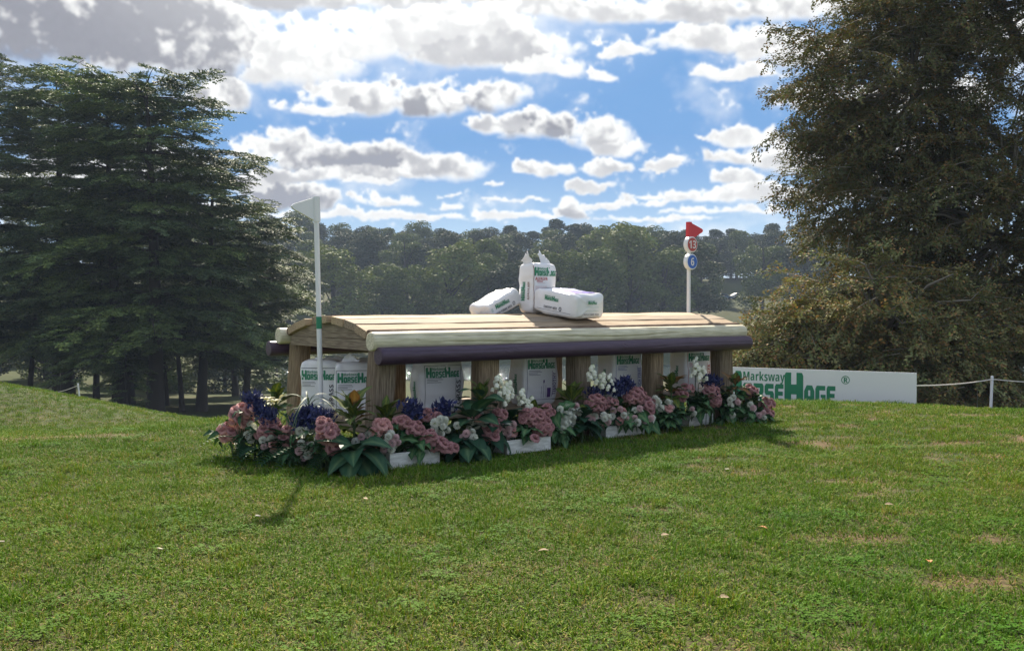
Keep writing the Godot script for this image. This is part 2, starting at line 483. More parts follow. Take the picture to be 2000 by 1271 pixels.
func aim(dir, roll = 0.0):                                 # a basis whose x runs along dir
	var x = dir.normalized()
	var z = x.cross(Vector3.UP)
	if z.length() < 0.05: z = Vector3.BACK
	z = z.normalized()
	return Basis(x, z.cross(x).normalized(), z) * Basis(Vector3.RIGHT, roll)

# ---------- trees ----------
func cedar_spray(seed_):                                   # a flat fan of needle tufts, about one metre long, along x
	var r = RandomNumberGenerator.new(); r.seed = seed_
	var v = PackedVector3Array(); var c = PackedColorArray()
	for i in 13:
		var s = (i + 0.5) / 13.0
		for side in [-1.0, 1.0]:
			var a = side * r.randf_range(0.5, 1.15)
			var l = (0.46 * (1.0 - s * 0.75) + 0.10) * r.randf_range(0.7, 1.15)
			var o = Vector3(s * 0.95, -0.10 * s * s, 0)
			var n = maxi(2, int(l / 0.085))
			for k in n:
				var p = o + Vector3(cos(a), 0.0, sin(a)) * l * (k + 0.3) / n + Vector3(0, r.randf_range(-0.03, 0.05), 0)
				var a2 = a + r.randf_range(-0.9, 0.9)
				var e = Vector3(cos(a2), r.randf_range(-0.25, 0.45), sin(a2)) * r.randf_range(0.11, 0.18)
				var w = (e.cross(Vector3.UP).normalized() + Vector3.UP * r.randf_range(-0.7, 0.7)) * r.randf_range(0.026, 0.046)
				v.append_array(PackedVector3Array([p - w, p + e, p + w]))
				var g = r.randf()
				var col = Color(0.050, 0.085, 0.042).lerp(Color(0.155, 0.190, 0.072), g * g)
				for q in 3: c.append(col)
	return raw_mesh(v, c)

func cedar(tall, base_h, reach, dia, seed_, label, at, top_flat = 1.0):
	var r = RandomNumberGenerator.new(); r.seed = seed_
	var t = thing("cedar_tree", label, "cedar", at, 0.0, "cedars in the hollow")
	var st = new_st()
	var pts = []; var rad = []
	for i in 9:
		var s = i / 8.0
		pts.append(Vector3(0.35 * sin(s * 3.0 + seed_), tall * 0.97 * s - 0.3, 0.3 * sin(s * 2.3 + seed_ * 1.7)))
		rad.append(dia * 0.5 * (pow(1.0 - s, 0.8) * 0.95 + 0.05) * (1.25 if i == 0 else 1.0))
	tube(st, pts, rad, 9)
	var xfs = [[], [], []]; var cols = [[], [], []]
	var y = base_h
	while y < tall:
		var q = (y - base_h) / (tall - base_h)
		var turn0 = r.randf() * TAU
		for b in 6:
			var a = turn0 + TAU * (b + r.randf_range(-0.3, 0.3)) / 6.0
			if r.randf() < 0.13: continue
			var len = reach * (1.0 - 0.58 * pow(q, 2.6)) * r.randf_range(0.5, 1.08)
			var btint = Color(0.9, 0.95, 1.0).lerp(Color(1.55, 1.5, 1.05), pow(r.randf(), 1.2)) * r.randf_range(0.95, 1.45)
			var lift = lerpf(0.06, 0.22, q) + r.randf_range(-0.10, 0.16)
			var droop = lerpf(0.055, 0.02, q) * r.randf_range(0.7, 1.3)
			var d = Vector3(cos(a), 0, sin(a)); var side = Vector3(-sin(a), 0, cos(a))
			var root_p = Vector3(0.35 * sin(y / tall * 3.0 + seed_), y, 0.3 * sin(y / tall * 2.3 + seed_ * 1.7))
			var path = []; var pr = []
			for k in 6:
				var s = len * k / 5.0
				path.append(root_p + d * s + Vector3.UP * (lift * s - droop * s * s) + side * sin(s * 0.7 + b) * 0.18)
				pr.append(maxf(0.02, dia * 0.13 * (1.0 - 0.85 * k / 5.0) * (1.0 - q * 0.6)))
			tube(st, path, pr, 4, false)
			var s2 = len * 0.16
			while s2 < len:
				var lean = len - s2
				var o = root_p + d * s2 + Vector3.UP * (lift * s2 - droop * s2 * s2) + side * sin(s2 * 0.7 + b) * 0.18
				for sd in [-1.0, 1.0]:
					var wl = (0.34 * lean + 0.5) * r.randf_range(0.6, 1.15)
					var ld = (side * sd + d * r.randf_range(0.35, 0.9)).normalized()
					var w = 0.2
					while w < wl:
						var p = o + ld * w + Vector3.UP * (-0.05 * w * w + r.randf_range(-0.09, 0.09))
						var dir = (ld + Vector3.UP * r.randf_range(-0.5, 0.10) + d * 0.3 + side * r.randf_range(-0.5, 0.5)).normalized()
						var sc = r.randf_range(0.75, 1.25)
						var k2 = r.randi() % 3
						xfs[k2].append(Transform3D(aim(dir, r.randf_range(-0.25, 0.25)).scaled_local(Vector3(sc, sc, sc)), p))
						cols[k2].append(btint * r.randf_range(0.8, 1.2))
						w += 0.50
				s2 += 0.50
		y += lerpf(1.15, 1.05, q) * (0.7 + 0.6 * r.randf())
	part("trunk", commit(st), M.bark_dark, t)
	var cr = Node3D.new(); cr.name = "crown"; t.add_child(cr)
	for k in 3:
		if xfs[k].size() > 0: multi("foliage", P.cedar[k], M.needles, xfs[k], cols[k], cr)
	return t

func leaf_sprig(seed_, n, reach, leaf_l):                  # a twig end with pointed leaves, along x
	var r = RandomNumberGenerator.new(); r.seed = seed_
	var v = PackedVector3Array(); var c = PackedColorArray()
	for i in n:
		var s = (i + 0.5) / n
		var a = (1.0 if i % 2 == 0 else -1.0) * r.randf_range(0.3, 1.2)
		var o = Vector3(reach * s, -0.10 * reach * s * s + r.randf_range(-0.05, 0.05), r.randf_range(-0.07, 0.07))
		var d = Vector3(cos(a), r.randf_range(-0.75, 0.25), sin(a)).normalized()
		var up = Vector3(r.randf_range(-0.5, 0.5), 1, r.randf_range(-0.5, 0.5))
		var w = d.cross(up).normalized()
		var l = leaf_l * r.randf_range(0.7, 1.2)
		var mid = o + d * l * 0.5
		var n2 = w.cross(d).normalized() * l * 0.08
		v.append_array(PackedVector3Array([o, mid + w * l * 0.30 + n2, o + d * l, o, o + d * l, mid - w * l * 0.30 + n2]))
		var k = r.randf()
		var col = Color(0.066, 0.090, 0.040).lerp(Color(0.115, 0.118, 0.058), r.randf())
		if k > 0.78: col = Color(0.150, 0.105, 0.050)
		elif k > 0.64: col = Color(0.12, 0.16, 0.05)
		for q in 6: c.append(col)
	return raw_mesh(v, c)

# a broad beech: boughs fill lumps = [[centre, radii, boughs], ...], given from the foot of the trunk
func beech(label, at, tall, dia, lumps, seed_, called = "beech_tree", warm = 0.4, light = 1.15):
	var r = RandomNumberGenerator.new(); r.seed = seed_
	var t = thing(called, label, "beech", at, 0.0, "")
	var st = new_st()
	var pts = []; var rad = []
	for i in 8:
		var s = i / 7.0
		pts.append(Vector3(0.3 * sin(s * 4.0), tall * 0.9 * s - 0.4, 0.25 * sin(s * 3.0 + 1.0))); rad.append(dia * 0.5 * (1.0 - 0.9 * s) * (1.3 if i == 0 else 1.0))
	tube(st, pts, rad, 10)
	var xfs = [[], [], []]; var cols = [[], [], []]
	var tw = new_st()
	for lump in lumps:
		var c0 = lump[0]; var ra = lump[1]
		var hub = Vector3(0, clampf(c0.y * 0.7, 1.0, tall * 0.8), 0)
		var p_in = hub.lerp(c0, 0.9)
		tube(st, [hub, hub.lerp(p_in, 0.5) + Vector3.UP * 0.5, p_in], [dia * 0.17, dia * 0.11, dia * 0.05], 6, false)
		for i in 7:                                            # forks that carry the boughs outwards
			var fd = Vector3(r.randfn(), r.randfn() * 0.6 + 0.2, r.randfn()).normalized()
			var fe = c0 + fd * ra * r.randf_range(0.7, 0.98)
			tube(st, [p_in, p_in.lerp(fe, 0.5) + Vector3.UP * 0.25, fe], [dia * 0.05, dia * 0.03, 0.012], 5, false)
		for i in int(lump[2] * 1.6):
			var dir = Vector3(r.randfn(), r.randfn(), r.randfn()).normalized()
			var q = pow(r.randf_range(0.12, 1.0), 0.45)
			var o = c0 + dir * ra * q
			if o.y < 0.15: o.y = r.randf_range(0.1, 0.6)
			var out = Vector3(o.x - c0.x, 0, o.z - c0.z)
			var away = (Vector3(o.x, 0, o.z).normalized() * 0.7 + out.normalized() * 0.8 + Vector3(r.randfn(), 0, r.randfn()) * 0.8).normalized()
			var slope = r.randf_range(-0.35, 0.5); var sag = r.randf_range(0.1, 0.5)
			var l = r.randf_range(0.7, 1.7)
			var start = o - away * l * 0.6
			var side = away.cross(Vector3.UP).normalized()
			var tint = Color(1, 1, 1).lerp(Color(1.35, 1.0, 0.85), clampf(warm * r.randf() * 1.6 * (0.4 + q), 0, 1)) * r.randf_range(0.7, 1.25) * light
			var tp = []
			for k in 4:
				var s = l * k / 3.0
				tp.append(start + away * s + Vector3.UP * (slope * s - sag * s * s * 0.5))
			tube(tw, tp, [0.016, 0.013, 0.010, 0.005], 3, false)
			if i % 5 == 0: tube(tw, [p_in.lerp(start, 0.25) , p_in.lerp(start, 0.65) + Vector3.UP * 0.2, start], [0.05, 0.03, 0.014], 4, false)
			var n = int(l * 11.0)
			for k in n:
				var s = l * (k + r.randf()) / n
				var p = start + away * s + Vector3.UP * (slope * s - sag * s * s * 0.5)
				var sd = (1.0 if k % 2 == 0 else -1.0)
				var d2 = (away * r.randf_range(0.4, 1.0) + side * sd * r.randf_range(0.2, 1.0) + Vector3.UP * (slope - sag * s + r.randf_range(-0.8, 0.45))).normalized()
				var sc = r.randf_range(0.75, 1.25)
				var k2 = r.randi() % 3
				xfs[k2].append(Transform3D(aim(d2, r.randf_range(-0.6, 0.6)).scaled_local(Vector3(sc, sc, sc)), p))
				cols[k2].append(tint * r.randf_range(0.8, 1.2))
	part("trunk", commit(st), M.bark_grey, t)
	part("twigs", commit(tw), M.twig, t).set_meta("kind", "stuff")
	var cr = Node3D.new(); cr.name = "crown"; t.add_child(cr)
	for k in 3:
		if xfs[k].size() > 0: multi("foliage", P.sprig[k], M.leaf, xfs[k], cols[k], cr)
	return t

# far trees: a crown of leaf clumps gathered in lobes, one mesh for each variety
func far_crown(lobes, n, size, cols, seed_):
	var r = RandomNumberGenerator.new(); r.seed = seed_
	var v = PackedVector3Array(); var c = PackedColorArray()
	var total = 0.0
	for l in lobes: total += l[1].x * l[1].x + l[1].y * l[1].z
	for l in lobes:
		var k = int(n * (l[1].x * l[1].x + l[1].y * l[1].z) / total)
		var tone = cols[0].lerp(cols[1], r.randf())
		for i in k:
			var d = Vector3(r.randfn(), r.randfn() + 0.25, r.randfn()).normalized()
			var p = l[0] + d * l[1] * (1.0 - 0.5 * pow(r.randf(), 2.2)) * (1.0 + 0.16 * n_wob.get_noise_3dv(d * 90.0 + l[0] * 20.0))
			var nn = (d + Vector3(r.randfn(), r.randfn(), r.randfn()) * 0.75).normalized()
			var f = frame_of(nn)
			var a = f[0] * size * r.randf_range(0.5, 1.1); var b = f[1] * size * r.randf_range(0.35, 0.8)
			v.append_array(PackedVector3Array([p - a, p + b, p + a, p - a, p + a, p - b]))
			var cc = tone.lerp(cols[2], r.randf() * 0.6) * r.randf_range(0.75, 1.2)
			for q in 6: c.append(cc)
	return raw_mesh(v, c)

func far_tree(kind, label, seed_):
	var r = RandomNumberGenerator.new(); r.seed = seed_
	var t = thing({"broad": "broadleaf_tree", "pale": "broadleaf_tree", "pine": "pine_tree", "dark": "broadleaf_tree"}[kind], label, "tree", Vector3.ZERO, 0.0, "trees beyond the lake")
	var st = new_st(); var lobes = []
	var tall = 16.0
	tube(st, [Vector3(0, -1.5, 0), Vector3(0.1, 5, 0), Vector3(0, 11, 0.2), Vector3(0.1, 14, 0)], [0.45, 0.32, 0.2, 0.06], 7)
	if kind == "pine":
		for i in 20:
			var y = lerpf(4.0, 15.2, pow(i / 19.0, 0.9)); var a = r.randf() * TAU; var d = r.randf_range(0.3, 2.7) * (1.0 - 0.5 * ss(12.0, 16.0, y))
			var c0 = Vector3(cos(a) * d, y, sin(a) * d)
			lobes.append([c0, Vector3(r.randf_range(1.1, 2.1), r.randf_range(0.55, 0.95), r.randf_range(1.1, 2.1))])
			tube(st, [Vector3(0, y - 1.0, 0), c0], [0.12, 0.04], 4, false)
	else:
		for i in 26:
			var q = r.randf(); var y = lerpf(2.0, 14.2, q); var a = r.randf() * TAU
			var wide = 4.6 * sqrt(maxf(0.05, 1.0 - pow((y - 7.6) / 7.6, 2.0)))
			var d = wide * sqrt(r.randf_range(0.15, 1.0)) * 0.85
			var c0 = Vector3(cos(a) * d, y, sin(a) * d); var s = r.randf_range(1.2, 2.3)
			lobes.append([c0, Vector3(s, s * r.randf_range(0.65, 0.9), s)])
			if i % 2 == 0: tube(st, [Vector3(0, minf(y * 0.7, 10.0), 0), c0], [0.16, 0.05], 4, false)
	var pal = {"broad": [Color(0.072, 0.115, 0.028), Color(0.105, 0.145, 0.036), Color(0.14, 0.155, 0.045)], "pale": [Color(0.10, 0.155, 0.040), Color(0.135, 0.175, 0.045), Color(0.18, 0.18, 0.055)], "pine": [Color(0.024, 0.046, 0.022), Color(0.038, 0.062, 0.025), Color(0.055, 0.07, 0.03)], "dark": [Color(0.030, 0.052, 0.022), Color(0.045, 0.070, 0.027), Color(0.08, 0.085, 0.035)]}[kind]  # the pale kind has paler leaf greens than the other far trees
	part("trunk", commit(st), M.bark_dark, t)
	part("crown", far_crown(lobes, 9000 if kind != "pine" else 6500, 0.26, pal, seed_ + 5), M.far_leaf, t)
	return t

# ---------- feed sacks ----------
class Sack:
	var w; var h; var d; var s; var noise; var bulge
	func _init(w_, h_, d_, s_, n_, bulge_ = 0.07):
		w = w_; h = h_; d = d_; s = s_; noise = n_; bulge = bulge_
	func half(y):
		var q = clampf(absf(y) / (h / 2), 0.0, 1.0)
		var k = (1.0 + bulge * (1.0 - q * q)) * (1.0 - 0.09 * pow(q, 16.0)) * (1.0 + 0.02 * sin(y * 17.0 + s))
		return Vector2(w / 2 * k * (1.0 - bulge * 0.5), d / 2 * k)
	func crease(p):
		var fine = 0.0075 * noise.get_noise_3d(p.x * 260.0 + s * 70.0, p.y * 420.0, p.z * 260.0)
		var near_top = smoothstep(0.30, 0.5, absf(p.y) / h)
		return 0.013 * noise.get_noise_3d(p.x * 90.0 + s * 31.0, p.y * 120.0, p.z * 90.0) + fine + 0.022 * near_top * noise.get_noise_3d(p.x * 330.0, p.y * 150.0 + s * 11.0, p.z * 330.0)
	func front(x, y, lift = 0.0035):
		var a = half(y); var q = clampf(absf(x) / a.x, 0.0, 0.97)
		var z = a.y * pow(1.0 - pow(q, 6.0), 1.0 / 6.0)
		return Vector3(x, y, z + crease(Vector3(x, y, z)) + lift)
	func side(z, y, sgn, lift = 0.0035):
		var a = half(y); var q = clampf(absf(z) / a.y, 0.0, 0.97)
		var x = sgn * a.x * pow(1.0 - pow(q, 6.0), 1.0 / 6.0)
		return Vector3(x + sgn * (crease(Vector3(x, y, z)) + lift), y, z)
	func ring(y, n):
		var out = []
		var a = half(y)
		for k in n:
			var t = TAU * k / n
			var c = cos(t); var sn = sin(t)
			var p = Vector3(a.x * signf(c) * pow(absf(c), 1.0 / 3.0), y, a.y * signf(sn) * pow(absf(sn), 1.0 / 3.0))
			var dirn = Vector3(p.x / a.x, 0, p.z / a.y)
			dirn = Vector3(dirn.x if absf(dirn.x) > 0.86 else 0.0, 0, dirn.z if absf(dirn.z) > 0.86 else 0.0).normalized()
			out.append(p + dirn * crease(p))
		return out

func sack_mesh(k):
	var st = new_st(); var rows = []
	var n = 72
	for i in 41:
		var q = -1.0 + 2.0 * i / 40.0
		rows.append(k.ring(k.h / 2 * signf(q) * pow(absf(q), 0.7), n))
	for end in [-1.0, 1.0]:
		var src = rows[0] if end < 0 else rows[-1]
		for f in [[0.93, 0.008], [0.70, 0.013], [0.35, 0.017]]:
			var r2 = []
			for p in src: r2.append(Vector3(p.x * f[0], p.y + end * (f[1] + 0.012 * n_wob.get_noise_3d(p.x * 300.0 * f[0], k.s * 40.0, p.z * 300.0)), p.z * f[0]))
			if end < 0: rows.push_front(r2)
			else: rows.push_back(r2)
	grid(st, rows, true); cap(st, rows[0], true); cap(st, rows[-1])
	return commit(st)

# a crumpled lip of loose film along a line at the mouth of a sack
func film(a, b, rise, lean, seed_, peak = 0.5):
	var st = new_st(); var rows = []
	var n = 14
	for layer in [0.0, 0.004]:
		for i in 7:
			var q = i / 6.0; var row = []
			for k in n + 1:
				var s = float(k) / n
				var hgt = rise * (0.35 + 0.65 * clampf(1.0 - absf(s - peak) / maxf(peak, 1.0 - peak), 0, 1)) * (1.0 + 0.35 * n_wob.get_noise_2d(s * 190.0, seed_ * 80.0))
				var p = a.lerp(b, s) + Vector3.UP * hgt * q + lean * q * q
				var perp = (b - a).cross(Vector3.UP).normalized()
				p += perp * (0.024 * q * n_wob.get_noise_3d(s * 330.0, q * 120.0, seed_ * 60.0) + layer)
				p += (b - a).normalized() * 0.02 * q * n_wob.get_noise_3d(s * 200.0, q * 150.0, seed_ * 60.0 + 500.0)
				row.append(p)
			rows.append(row)
	var top = rows.slice(0, 7); var under = rows.slice(7, 14)
	grid(st, top); under.reverse(); grid(st, under); grid(st, [top[6], under[0]])
	return commit(st)

# heavy block capitals, each a few convex pieces in a unit cell
var glyphs := {
	"H": [[0, 0, 0, 0.90, 0.07, 1, 0.36, 1, 0.36, 0], [0.64, 0, 0.64, 1, 0.93, 1, 1, 0.90, 1, 0], [0.36, 0.30, 0.36, 0.62, 0.64, 0.62, 0.64, 0.30]],
	"O": [[0.14, 0, 0, 0.16, 0, 0.84, 0.14, 1, 0.40, 1, 0.40, 0], [0.60, 0, 0.60, 1, 0.86, 1, 1, 0.84, 1, 0.16, 0.86, 0], [0.40, 0.72, 0.40, 1, 0.60, 1, 0.60, 0.72], [0.40, 0, 0.40, 0.28, 0.60, 0.28, 0.60, 0]],
	"R": [[0, 0, 0, 1, 0.38, 1, 0.38, 0], [0.38, 0.76, 0.38, 1, 0.62, 1, 0.62, 0.76], [0.62, 0.40, 0.62, 1, 0.88, 1, 1, 0.86, 1, 0.56, 0.88, 0.40], [0.38, 0.40, 0.38, 0.58, 0.62, 0.58, 0.62, 0.40], [0.62, 0, 0.58, 0.40, 0.90, 0.40, 1, 0]],
	"S": [[0.14, 0.40, 0, 0.54, 0, 0.86, 0.14, 1, 0.40, 1, 0.40, 0.40], [0.40, 0.74, 0.40, 1, 0.96, 1, 0.96, 0.74], [0.40, 0.40, 0.40, 0.62, 0.60, 0.62, 0.60, 0.40], [0.60, 0, 0.60, 0.62, 0.86, 0.62, 1, 0.48, 1, 0.14, 0.86, 0], [0.04, 0, 0.04, 0.26, 0.60, 0.26, 0.60, 0]],
	"E": [[0.12, 0, 0, 0.14, 0, 0.86, 0.12, 1, 0.40, 1, 0.40, 0], [0.40, 0.76, 0.40, 1, 1, 1, 1, 0.76], [0.40, 0.39, 0.40, 0.61, 0.92, 0.61, 0.92, 0.39], [0.40, 0, 0.40, 0.24, 1, 0.24, 1, 0]],
	"A": [[0, 0, 0, 0.70, 0.24, 1, 0.40, 1, 0.40, 0], [0.60, 0, 0.60, 1, 0.78, 1, 1, 0.70, 1, 0], [0.40, 0.74, 0.40, 1, 0.60, 1, 0.60, 0.74], [0.40, 0.24, 0.40, 0.44, 0.60, 0.44, 0.60, 0.24]],
	"G": [[0.14, 0, 0, 0.16, 0, 0.84, 0.14, 1, 0.40, 1, 0.40, 0], [0.40, 0.76, 0.40, 1, 0.96, 1, 0.96, 0.76], [0.40, 0, 0.40, 0.24, 0.64, 0.24, 0.64, 0], [0.64, 0, 0.64, 0.54, 1, 0.54, 1, 0.14, 0.86, 0], [0.52, 0.38, 0.52, 0.54, 0.64, 0.54, 0.64, 0.38]]}

func block(st, ch, x0, y0, w, h, r: Callable):
	for g in glyphs[ch]:
		var n = g.size() / 2
		for k in range(1, n - 1):
			for q in [0, k, k + 1]: st.add_vertex(r.call(x0 + g[q * 2] * w, y0 + g[q * 2 + 1] * h))

func logo_mesh(where: Callable, cx, cy, wd, turn = 0.0):
	var st = new_st()
	var r = func(x, y):
		var q = Vector2(x, y).rotated(turn)
		return where.call(cx + q.x, cy + q.y)
	var hh = wd * 0.27; var low = -hh / 2; var sm = wd * 0.165
	var at = -wd / 2
	for t in [["H", 0.168, 0], ["O", 0.097, 1], ["R", 0.097, 1], ["S", 0.09, 1], ["E", 0.083, 1], ["H", 0.168, 0], ["A", 0.094, 1], ["G", 0.094, 1], ["E", 0.08, 1]]:
		block(st, t[0], at, low, wd * t[1] - wd * 0.008, sm if t[2] == 1 else hh, r)
		at += wd * t[1]
	st.generate_normals()
	st.append_from(letters("Marksway", font, wd * 0.076, wd * -0.145, hh / 2 - wd * 0.043, -wd * 0.365, r), 0, Transform3D.IDENTITY)
	return st.commit()

func sack(label, k, xf, prints, group = ""):
	var t = thing("feed_sack", label, "sack", xf.origin, 0.0, group)
	t.transform = xf
	part("sack_body", sack_mesh(k), M.film, t)
	var body = t
	for p in prints:
		match p[0]:
			"logo": part("logo", logo_mesh(p[1], p[2], p[3], p[4], p[5] if p.size() > 5 else 0.0), M.ink_green, body)
			"text": part("lettering", letters(p[2], font, p[5], p[3], p[4], p[8] if p.size() > 8 else 1.0, p[1], p[6]), p[7], body)
			"bars": part("printed_rules", bars(p[2], p[1]), p[3], body)
	return t

func small_print(x, y, w, n, gap = 0.014, thick = 0.004):
	var out = []
	for i in n:
		var l = w * (0.55 + 0.45 * absf(sin(i * 2.1 + x * 9.0)))
		out.append([x - w / 2 + l / 2, y - i * gap, l, thick])
	return out

func box_rule(x0, x1, y0, y1, t = 0.004):
	return [[(x0 + x1) / 2, y1, x1 - x0 + t, t], [(x0 + x1) / 2, y0, x1 - x0 + t, t], [x0, (y0 + y1) / 2, t, y1 - y0], [x1, (y0 + y1) / 2, t, y1 - y0]]

# ---------- plants ----------
# a leaf along x: stalk, then blade; cols = [blade, midrib, edge]
func leaf_mesh(l, wd, rise, sag, fold, stalk, tip, cols, seed_, veins = 0.0, ripple = 0.0):
	var st = new_st(); var rows = []; var cc = []
	for i in 9:
		var s = i / 8.0
		var q = clampf((s - stalk) / (1.0 - stalk), 0.0, 1.0)
		var w = 0.006 if s <= stalk else maxf(0.004, wd * 0.5 * pow(sin(PI * pow(q, tip)), 0.85))
		if i == 8: w = 0.002
		var row = []; var cr = []
		for k in 7:
			var t = (k - 3) / 3.0
			var y = rise * s - sag * s * s + fold * absf(t) * w + ripple * w * sin(q * 14.0 + seed_ + signf(t) * 1.4) * t * t
			row.append(Vector3(l * (s - 0.16 * s * s * sag / maxf(l, 0.01)), y, t * w))
			var c = cols[0]
			if k == 3: c = cols[1]
			elif absf(t) > 0.9: c = cols[2]
			elif veins > 0.0 and (i + k) % 2 == 0: c = cols[0].lerp(cols[1], veins)
			cr.append(c)
		rows.append(row); cc.append(cr)
	grid(st, rows, false, cc)
	return commit(st)

func place(o_at, yaw, pitch, roll = 0.0, sc = 1.0):
	return Transform3D((Basis(Vector3.UP, yaw) * Basis(Vector3.BACK, pitch) * Basis(Vector3.RIGHT, roll)).scaled_local(Vector3(sc, sc, sc)), o_at)

func make_plant_meshes():
	var g = func(r_, g_, b_): return Color(r_, g_, b_)
	P.hosta = []; P.croton = []; P.croton_warm = []; P.broad = []; P.varieg = []; P.small = []; P.strap = []
	for k in 4:
		P.hosta.append(leaf_mesh(0.36, 0.205, 0.10, 0.20 + 0.05 * k, 0.18, 0.16, 0.66, [g.call(0.022, 0.075, 0.040), g.call(0.10, 0.17, 0.08), g.call(0.018, 0.058, 0.032)], k, 0.25))
		P.broad.append(leaf_mesh(0.30, 0.18, 0.10, 0.14 + 0.05 * k, 0.16, 0.12, 0.64, [g.call(0.018, 0.062, 0.036), g.call(0.035, 0.09, 0.05), g.call(0.016, 0.05, 0.030)], k, 0.2))
		P.croton.append(leaf_mesh(0.27, 0.108, 0.06, 0.05 + 0.04 * k, 0.25, 0.10, 0.85, [g.call(0.040, 0.085, 0.022), g.call(0.17, 0.19, 0.035), g.call(0.055, 0.075, 0.022)], k, 0.5, 0.2))
		P.croton_warm.append(leaf_mesh(0.26, 0.100, 0.05, 0.06 + 0.04 * k, 0.25, 0.10, 0.85, [g.call(0.17, 0.085, 0.035), g.call(0.24, 0.15, 0.06), g.call(0.11, 0.045, 0.025)], k, 0.4, 0.2))
		P.varieg.append(leaf_mesh(0.19, 0.115, 0.05, 0.08 + 0.03 * k, 0.2, 0.08, 0.70, [g.call(0.030, 0.105, 0.040), g.call(0.13, 0.21, 0.09), g.call(0.022, 0.075, 0.030)], k, 0.55, 0.25))
		P.small.append(leaf_mesh(0.115, 0.055, 0.03, 0.05 + 0.02 * k, 0.25, 0.06, 0.75, [g.call(0.022, 0.075, 0.030), g.call(0.06, 0.12, 0.05), g.call(0.02, 0.06, 0.025)], k, 0.3, 0.2))
		P.strap.append(leaf_mesh(0.42, 0.020, 0.26, 0.30 + 0.12 * k, 0.3, 0.02, 0.9, [g.call(0.06, 0.10, 0.05), g.call(0.17, 0.20, 0.13), g.call(0.05, 0.09, 0.045)], k))
	P.yellow = [leaf_mesh(0.24, 0.075, 0.07, 0.08, 0.25, 0.08, 0.85, [g.call(0.30, 0.28, 0.05), g.call(0.42, 0.36, 0.10), g.call(0.14, 0.18, 0.03)], 3, 0.6, 0.25)]
	P.rose = []; P.rose_pale = []; P.pom = []; P.pom_pink = []; P.bell = []; P.blue = []; P.frond = []
	for k in 3:
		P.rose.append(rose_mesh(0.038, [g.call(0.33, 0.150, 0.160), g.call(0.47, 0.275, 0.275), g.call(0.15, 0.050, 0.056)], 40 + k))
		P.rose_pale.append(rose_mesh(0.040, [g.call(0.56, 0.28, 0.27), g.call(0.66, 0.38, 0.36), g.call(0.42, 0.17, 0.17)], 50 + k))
		P.pom.append(pom_mesh(0.035, g.call(0.74, 0.75, 0.70), 60 + k))
		P.pom_pink.append(pom_mesh(0.033, g.call(0.70, 0.50, 0.53), 70 + k))
		P.bell.append(bell_mesh(0.021, 0.046, 80 + k))
		P.blue.append(blue_mesh(90 + k))
		P.frond.append(frond_mesh(0.34, 95 + k))

func rose_mesh(rad, cols, seed_):
	var r = RandomNumberGenerator.new(); r.seed = seed_
	var st = new_st()
	var core = []; var core_c = []
	for i in 5:
		var s = i / 4.0; var row = []; var cr = []
		for k in 9:
			var a = TAU * k / 9
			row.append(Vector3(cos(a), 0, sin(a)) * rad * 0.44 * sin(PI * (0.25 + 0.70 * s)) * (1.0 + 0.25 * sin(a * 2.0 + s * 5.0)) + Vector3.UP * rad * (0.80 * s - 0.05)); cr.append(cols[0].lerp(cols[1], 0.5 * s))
		core.append(row); core_c.append(cr)
	grid(st, core, true, core_c)
	for ringn in 4:
		var n = [5, 7, 8, 8][ringn]; var open = [0.42, 0.72, 1.0, 1.25][ringn]; var size = rad * [0.66, 0.80, 0.92, 1.0][ringn] * 0.98
		for i in n:
			var a = TAU * (i + 0.37 * ringn + r.randf_range(-0.12, 0.12)) / n
			var b = Basis(Vector3.UP, a)
			var rows = []; var cc = []
			for p in 4:
				var s = p / 3.0
				var out = sin(open * s * 1.35) * size * 1.05 + rad * 0.06 * ringn + (0.16 * size * s * s * s if ringn > 1 else 0.0)
				var y = cos(open * s * 1.1) * size * s * 0.95 - 0.20 * rad * ringn * 0.6 - (0.22 * size * s * s * s if ringn > 1 else 0.0)
				var row = []; var cr = []
				for q in 5:
					var t = (q - 2) / 2.0
					var w = size * [0.2, 0.46, 0.58, 0.36][p] * t
					row.append(b * Vector3(out - 0.22 * size * t * t * (1.0 - open * 0.4), y + 0.10 * size * absf(t) * (1.0 if ringn < 2 else -0.6) * s + r.randf_range(-0.05, 0.05) * size, w))
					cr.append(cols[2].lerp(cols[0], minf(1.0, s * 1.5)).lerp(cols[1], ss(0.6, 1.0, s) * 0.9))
				rows.append(row); cc.append(cr)
			grid(st, rows, false, cc)
	return commit(st)

func pom_mesh(rad, col, seed_):
	var r = RandomNumberGenerator.new(); r.seed = seed_
	var st = new_st(); st.set_smooth_group(-1)
	for i in 90:
		var y = 1.0 - 1.75 * (i + 0.5) / 90.0
		var a = i * 2.39996; var s = sqrt(maxf(0.0, 1.0 - y * y))
		var d = Vector3(cos(a) * s, y, sin(a) * s)
		var f = frame_of(d)
		var tip = d * rad * r.randf_range(0.92, 1.08) + Vector3.UP * rad * 0.12
		var w = f[0] * rad * 0.17; var base = d * rad * 0.55
		var c = col * r.randf_range(0.85, 1.05)
		for p in [base - w * 0.6, base + w * 0.6, tip + w - f[1] * rad * 0.1, base - w * 0.6, tip + w - f[1] * rad * 0.1, tip - w - f[1] * rad * 0.1, tip - w - f[1] * rad * 0.1, tip + w - f[1] * rad * 0.1, tip + d * rad * 0.10 + f[1] * rad * 0.08]:
			st.set_color(c); st.add_vertex(p)
	return commit(st)

